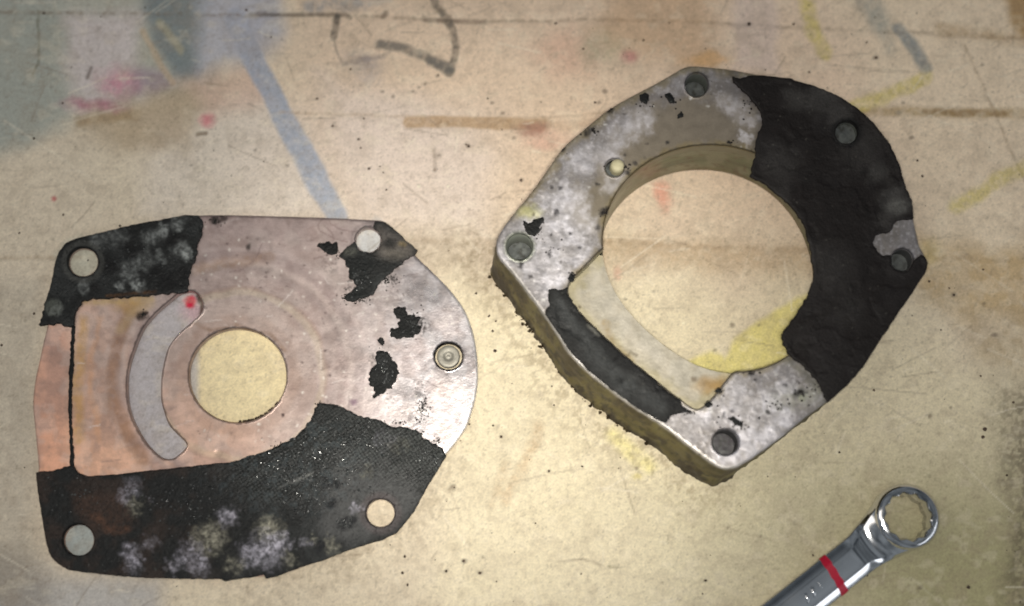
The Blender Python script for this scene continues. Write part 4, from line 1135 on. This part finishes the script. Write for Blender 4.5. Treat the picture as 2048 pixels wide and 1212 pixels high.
m_edge = lambda x, y: np.where(dist_poly(x, y, smooth(HOUSE_OUT, 6), True) < 6, .4, 1.0)
hgasket(G_BIG, [ellipse(1693, 265, 22, 22, 40)], 'big', 'broad black gasket sheet covering the right half', mask=m_edge)
hgasket(G_STRIP, [], 'strip', 'dark grey gasket strip beside the sunken shelf', mask=m_edge)
for pts, lb in (([(1046, 440), (1056, 447), (1072, 437), (1087, 433), (1089, 440), (1079, 453), (1082, 460), (1069, 475), (1056, 466), (1049, 457)], 'jagged black scrap above the left hole'),
                ([(1280, 190), (1290, 184), (1301, 196), (1294, 207), (1283, 202)], 'small black scrap on the upper left rim'),
                ([(1330, 188), (1340, 186), (1348, 196), (1350, 205), (1340, 206), (1334, 198)], 'small forked black scrap left of the top hole'),
                ([(1354, 231), (1362, 222), (1368, 228), (1364, 236), (1355, 237)], 'tiny black scrap below the top hole'),
                ([(1457, 836), (1464, 832), (1478, 840), (1486, 846), (1484, 854), (1472, 852)], 'black scrap above the bottom hole'),
                ([(1410, 808), (1414, 800), (1423, 804), (1424, 812), (1414, 815)], 'black scrap at the end of the sunken shelf'),
                ([(1430, 782), (1438, 775), (1444, 781), (1438, 789)], 'black scrap on the edge of the sunken shelf'),
                ([(1134, 556), (1141, 546), (1150, 552), (1148, 561), (1138, 562)], 'black scrap above the gasket strip')):
    a = slab(ragged(resample(pts, 2.2), 2.2, 6, 19), [], Z_H + .0004, Z_H - .0001, 2.4, gasket_paint('black'), gasket_relief(.0001), bevel=.00008, side_col=lin((20, 18, 20)), side_fin=(0, .7, 1))
    under(housing, a.build('gasket_remnant', MAT_RUBBER), lb)

a = Acc()
for cx, cy, rx, ry, n_ in ((1290, 205, 20, 16, 14), (1345, 200, 18, 14, 14), (1185, 262, 26, 10, 18), (1222, 218, 18, 8, 10), (1127, 300, 12, 8, 8), (1208, 424, 18, 10, 22), (1075, 455, 34, 26, 30), (1145, 550, 16, 14, 12),
                           (1100, 500, 40, 40, 14), (1250, 335, 26, 18, 16), (1420, 808, 18, 14, 16), (1440, 784, 12, 12, 12), (1475, 845, 34, 22, 26), (1600, 785, 30, 22, 26), (1550, 810, 36, 24, 16), (1500, 746, 20, 6, 10),
                           (1500, 200, 14, 40, 20), (1458, 284, 14, 8, 8), (1380, 826, 22, 6, 14), (1262, 700, 16, 14, 12), (1630, 770, 16, 24, 18)):
    for k in range(n_):
        t = random.uniform(0, 6.28); q = random.gauss(0, .6); gx, gy = cx + rx * q * math.cos(t), cy + ry * q * math.sin(t)
        P1 = np.array([gx]), np.array([gy])
        if not inside(*P1, np.array(HOUSE_OUT, float))[0] or inside(*P1, UNION)[0]: continue
        x, y = to_world(gx, gy, Z_H); crumb(a, float(x), float(y), Z_H - .00004, random.uniform(.00008, .00028), lin((34, 31, 30)), (0, .7, 1), .5)
# crust along the foot of the lower left wall
for k in range(150):
    t = random.random(); pts_ = [(980, 552), (1045, 638), (1117, 735), (1174, 804), (1265, 862), (1372, 932), (1425, 955)]
    q = t * (len(pts_) - 1); i = int(q); fq = q - i
    gx = pts_[i][0] * (1 - fq) + pts_[i + 1][0] * fq + random.gauss(0, 3); gy = pts_[i][1] * (1 - fq) + pts_[i + 1][1] * fq + random.gauss(0, 3)
    x, y = to_world(gx, gy, 0); crumb(a, float(x), float(y), 0, random.uniform(.00012, .0005), lin((56, 45, 28)), (0, .8, 1), .8)
o = under(housing, a.build('gasket_crumbs', MAT_RUBBER)); o['kind'] = 'stuff'

# ================================================================== WRENCH
m, nt, b = new_mat('chrome'); L = nt.links.new
b.inputs['Base Color'].default_value = (.70, .71, .73, 1); b.inputs['Metallic'].default_value = 1.0
tc = nd(nt, 'ShaderNodeTexCoord'); n = nd(nt, 'ShaderNodeTexNoise'); n.inputs['Scale'].default_value = 260; n.inputs['Detail'].default_value = 4
L(tc.outputs['Object'], n.inputs['Vector'])
r = nd(nt, 'ShaderNodeMapRange'); r.inputs[3].default_value = .07; r.inputs[4].default_value = .20; L(n.outputs['Fac'], r.inputs[0]); L(r.outputs[0], b.inputs['Roughness'])
bp = nd(nt, 'ShaderNodeBump'); bp.inputs['Distance'].default_value = .00006; bp.inputs['Strength'].default_value = .45; L(n.outputs['Fac'], bp.inputs['Height']); L(bp.outputs[0], b.inputs['Normal'])
CHROME = m
m, nt, b = new_mat('red_paint')
b.inputs['Base Color'].default_value = (.42, .004, .03, 1); b.inputs['Roughness'].default_value = .35
tc = nd(nt, 'ShaderNodeTexCoord'); n = nd(nt, 'ShaderNodeTexNoise'); n.inputs['Scale'].default_value = 900
nt.links.new(tc.outputs['Object'], n.inputs['Vector'])
cr = nd(nt, 'ShaderNodeMix', data_type='RGBA'); cr.inputs[6].default_value = (.50, .004, .035, 1); cr.inputs[7].default_value = (.30, .003, .02, 1)
nt.links.new(n.outputs['Fac'], cr.inputs[0]); nt.links.new(cr.outputs[2], b.inputs['Base Color'])
RED = m

def mesh_obj(name, V, F, mat, parent=None, smooth=True, label=None):
    me = bpy.data.meshes.new(name); me.from_pydata([tuple(map(float, v)) for v in V], [], F)
    me.polygons.foreach_set('use_smooth', [smooth] * len(F)); me.materials.append(mat); me.update()
    o = bpy.data.objects.new(name, me); scene.collection.objects.link(o); o.parent = parent
    if label: o['label'] = label
    return o

RING_TOP = .0078
cxw, cyw = [float(v) for v in to_world(1812, 1035, RING_TOP * .7)]
wrench = empty('box_wrench', (cxw, cyw, 0), 'shiny chrome box end wrench with a red band round its handle, lying beside the housing', 'wrench')
wx2, wy2 = to_world(1560, 1236, .0055)
ang = math.atan2(float(wy2) - cyw, float(wx2) - cxw)             # handle direction
wrench.rotation_euler = (0, 0, ang)                              # local x runs along the handle away from the ring
R_OUT, R_IN = 64.5 * PX * .97, 46.0 * PX * .97
prof = [(R_IN + .0002, .0006), (R_IN + .0005, .0001), (R_OUT - .0016, .0), (R_OUT - .0005, .0010), (R_OUT - .0001, .0028), (R_OUT, .0050), (R_OUT - .0001, .0062), (R_OUT - .00035, .0069), (R_OUT - .0008, .00745),
        (R_OUT - .0013, .0077), (R_OUT - .0018, .0078), (R_IN + .0006, .00765), (R_IN + .0002, .0073), (R_IN, .0066)]
N = 240; V = []; F = []
def bore12(t):                                               # twelve-point socket
    k = (t % (math.pi / 6)) / (math.pi / 6); return 1.0 - .10 * (1 - abs(2 * k - 1))
for k, (rr, zz) in enumerate(prof):
    w = 1.0 if rr < R_IN + .00055 and k not in (1,) else (.35 if rr < R_IN + .0007 else 0)
    for i in range(N):
        t = 2 * math.pi * i / N
        q = rr * (1 - w) + w * (rr * bore12(t))
        V.append((q * math.cos(t), q * math.sin(t), zz))
np_ = len(prof)
for k in range(np_):
    for i in range(N):
        j = (i + 1) % N; k2 = (k + 1) % np_
        F.append((k * N + i, k * N + j, k2 * N + j, k2 * N + i))
ring = mesh_obj('box_end', V, F, CHROME, wrench)
es = ring.modifiers.new('edges', 'EDGE_SPLIT'); es.split_angle = math.radians(48)

# handle: flat face on top, a plain bevel each side, hollowed neck that runs tangent into the ring
def cr(xs, ys, v): return float(np.interp(v, xs, ys))
SX = [0, .10, .22, .36, .50, .62, .74, .86, 1.0]
S_TOP = [.0072, .0064, .0057, .0053, .0054, .0060, .0065, .0066, .0066]
S_BOT = [.0003, .0004, .0006, .0009, .0012, .0014, .0015, .0015, .0015]
S_HW = [.0071, .0067, .0060, .0054, .0050, .00475, .00462, .0046, .0046]
S_BW = [.0008, .0010, .0013, .0016, .0020, .0022, .0022, .0022, .0022]
def smooth_i(xs, ys, v):
    e = .05; return sum(cr(xs, ys, min(1, max(0, v + d))) for d in (-e, -e / 2, 0, e / 2, e)) / 5
def sec_uv(s, tail_u=None):
    """points of one cross-section as (u, v, z); s in 0..1 through the neck, then plain"""
    hw = smooth_i(SX, S_HW, s); top = smooth_i(SX, S_TOP, s); bot = smooth_i(SX, S_BOT, s); bw = smooth_i(SX, S_BW, s)
    drop = bw * math.tan(math.radians(25)); ed = .00012
    half = [(-hw + .0002, .5 * (top + bot)), (-hw, top - drop - .0007), (-hw + .00005, top - drop - .0002), (-hw + .00022, top - drop + .00006), (-hw + ed * 3, top - drop + .00016),
            (-hw + bw - ed * 2, top - ed * .9), (-hw + bw, top - .00002), (-hw + bw + ed * 2, top), (-hw * .4, top + .00003), (-hw * .2, top + .00005), (0, top + .00006)]
    P = half + [(-a_, b_) for a_, b_ in half[::-1][1:]]
    P += [(hw - .0005, bot + .0008), (hw - bw, bot + .0001), (0, bot), (-hw + bw, bot + .0001), (-hw + .0005, bot + .0008)]
    out = []
    for v, z in P:
        if tail_u is None:
            q = (R_IN + .0013) ** 2 - v * v
            u0 = math.sqrt(q) if q > .0010 ** 2 else .0010
            u = u0 + (.0165 - u0) * s
        else: u = tail_u
        out.append((u, v, z))
    return out
secs = [sec_uv(float(t)) for t in np.linspace(0, 1, 46)] + [sec_uv(1.0, float(u)) for u in np.linspace(.0170, .085, 70)]
m_ = len(secs[0]); V = [p for s_ in secs for p in s_]; F = []
for k in range(len(secs) - 1):
    for i in range(m_):
        j = (i + 1) % m_
        F.append((k * m_ + i, k * m_ + j, (k + 1) * m_ + j, (k + 1) * m_ + i))
k = len(secs); V.append((.089, 0, .0038)); tail = len(V) - 1
for i in range(m_): F.append(((k - 1) * m_ + i, (k - 1) * m_ + (i + 1) % m_, tail))
handle = mesh_obj('handle', V, F, CHROME, wrench)
# red band: a sleeve a hair proud of the handle
V = []; F = []; u0 = .0203
rowsu = np.linspace(u0, u0 + .0018, 5)
for u in rowsu:
    P = sec_uv(1.0, float(u)); c = np.mean(np.array(P)[:, 1:], 0)
    for _, v, z in P:
        d = np.array([v, z]) - c; l = np.linalg.norm(d); d = d * (1 + .00006 / l)
        V.append((u + v * .12 + (.00012 * math.sin(v * 2600 + 40 * (u - u0) / .0018) if u in (rowsu[0], rowsu[-1]) else 0), c[0] + d[0], c[1] + d[1]))
for k in range(len(rowsu) - 1):
    for i in range(m_):
        j = (i + 1) % m_; F.append((k * m_ + i, k * m_ + j, (k + 1) * m_ + j, (k + 1) * m_ + i))
mesh_obj('red_band', V, F, RED, wrench)
# raised size marks that catch the light
def bar_px(pts, w, h=.00022):
    V = []; F = []
    P = []
    ca, sa = math.cos(-ang), math.sin(-ang)
    for a_, b_ in pts:
        X, Y = to_world(a_, b_, .0066); X = float(X) - cxw; Y = float(Y) - cyw
        P.append(np.array([X * ca - Y * sa, X * sa + Y * ca]))
    for q in range(len(P) - 1):
        d = P[q + 1] - P[q]; d = d / np.linalg.norm(d); nn = np.array([-d[1], d[0]]) * w * .5
        o = len(V)
        for s_, zz, kk in ((P[q] - nn - d * .0001, .0065, 0), (P[q] + nn - d * .0001, .0065, 0), (P[q + 1] + nn + d * .0001, .0065, 0), (P[q + 1] - nn + d * .0001, .0065, 0)):
            V.append((*s_, zz))
        for s_ in (P[q] - nn * .5, P[q] + nn * .5, P[q + 1] + nn * .5, P[q + 1] - nn * .5): V.append((*s_, .0066 + h))
        F += [(o, o + 1, o + 5, o + 4), (o + 1, o + 2, o + 6, o + 5), (o + 2, o + 3, o + 7, o + 6), (o + 3, o, o + 4, o + 7), (o + 4, o + 5, o + 6, o + 7)]
    return V, F
for pts, w in (([(1611, 1186), (1617, 1206)], .00075), ([(1624, 1173), (1630, 1194)], .00085), ([(1637, 1165), (1640, 1170), (1645, 1175)], .00065)):
    V, F = bar_px(pts, w)
    mesh_obj('size_mark', V, F, CHROME, wrench, True)

# ================================================================== LOOSE GRIT
def grit():
    a = Acc()
    spots = [(1970, 858, 9), (1966, 874, 8), (990, 701, 7), (978, 632, 5), (1002, 873, 5), (1752, 115, 6), (1498, 48, 8), (1190, 205, 5), (1937, 1175, 7), (1908, 590, 5), (1098, 942, 5),
             (927, 1122, 6), (960, 1146, 6), (3, 690, 6), (1126, 420, 4), (68, 627, 5), (937, 292, 6), (1042, 360, 6), (634, 197, 4), (665, 252, 4), (717, 278, 5), (738, 337, 5), (1411, 1161, 5), (892, 1142, 5)]
    for x, y, r in spots:
        X, Y = to_world(x, y, 0); crumb(a, float(X), float(Y), -.0001, r * PX * .5, lin((72, 60, 52)), (0, .7, 1), .5)
    n = 0
    HO = np.array(HOUSE_OUT); PO = np.array(PLATE_OUT)
    while n < 150:
        x, y = random.uniform(-60, 2110), random.uniform(-40, 1260)
        ax, ay = np.array([x]), np.array([y])
        near_h = dist_poly(ax, ay, HO + np.array([-15, 40]), True)[0]; near_p = dist_poly(ax, ay, PO, True)[0]
        if inside(ax, ay, PO)[0] or inside(ax, ay, HO)[0] or inside(ax, ay, HO + np.array([-10, 35]))[0]: continue
        w = .22 + .7 * math.exp(-near_h / 60) + .4 * math.exp(-near_p / 40)
        if random.random() > w: continue
        X, Y = to_world(x, y, 0); r = random.choice([1.0, 1.2, 1.5, 1.8, 2.2, 2.8]) * PX
        crumb(a, float(X), float(Y), -.0001, r, lin((70, 58, 48)), (0, .8, 1), .5); n += 1
    o = a.build('loose_grit', MAT_RUBBER)
    o['kind'] = 'stuff'; o['label'] = 'dark specks of scraped gasket grit scattered over the bench'; o['category'] = 'grit'
grit()
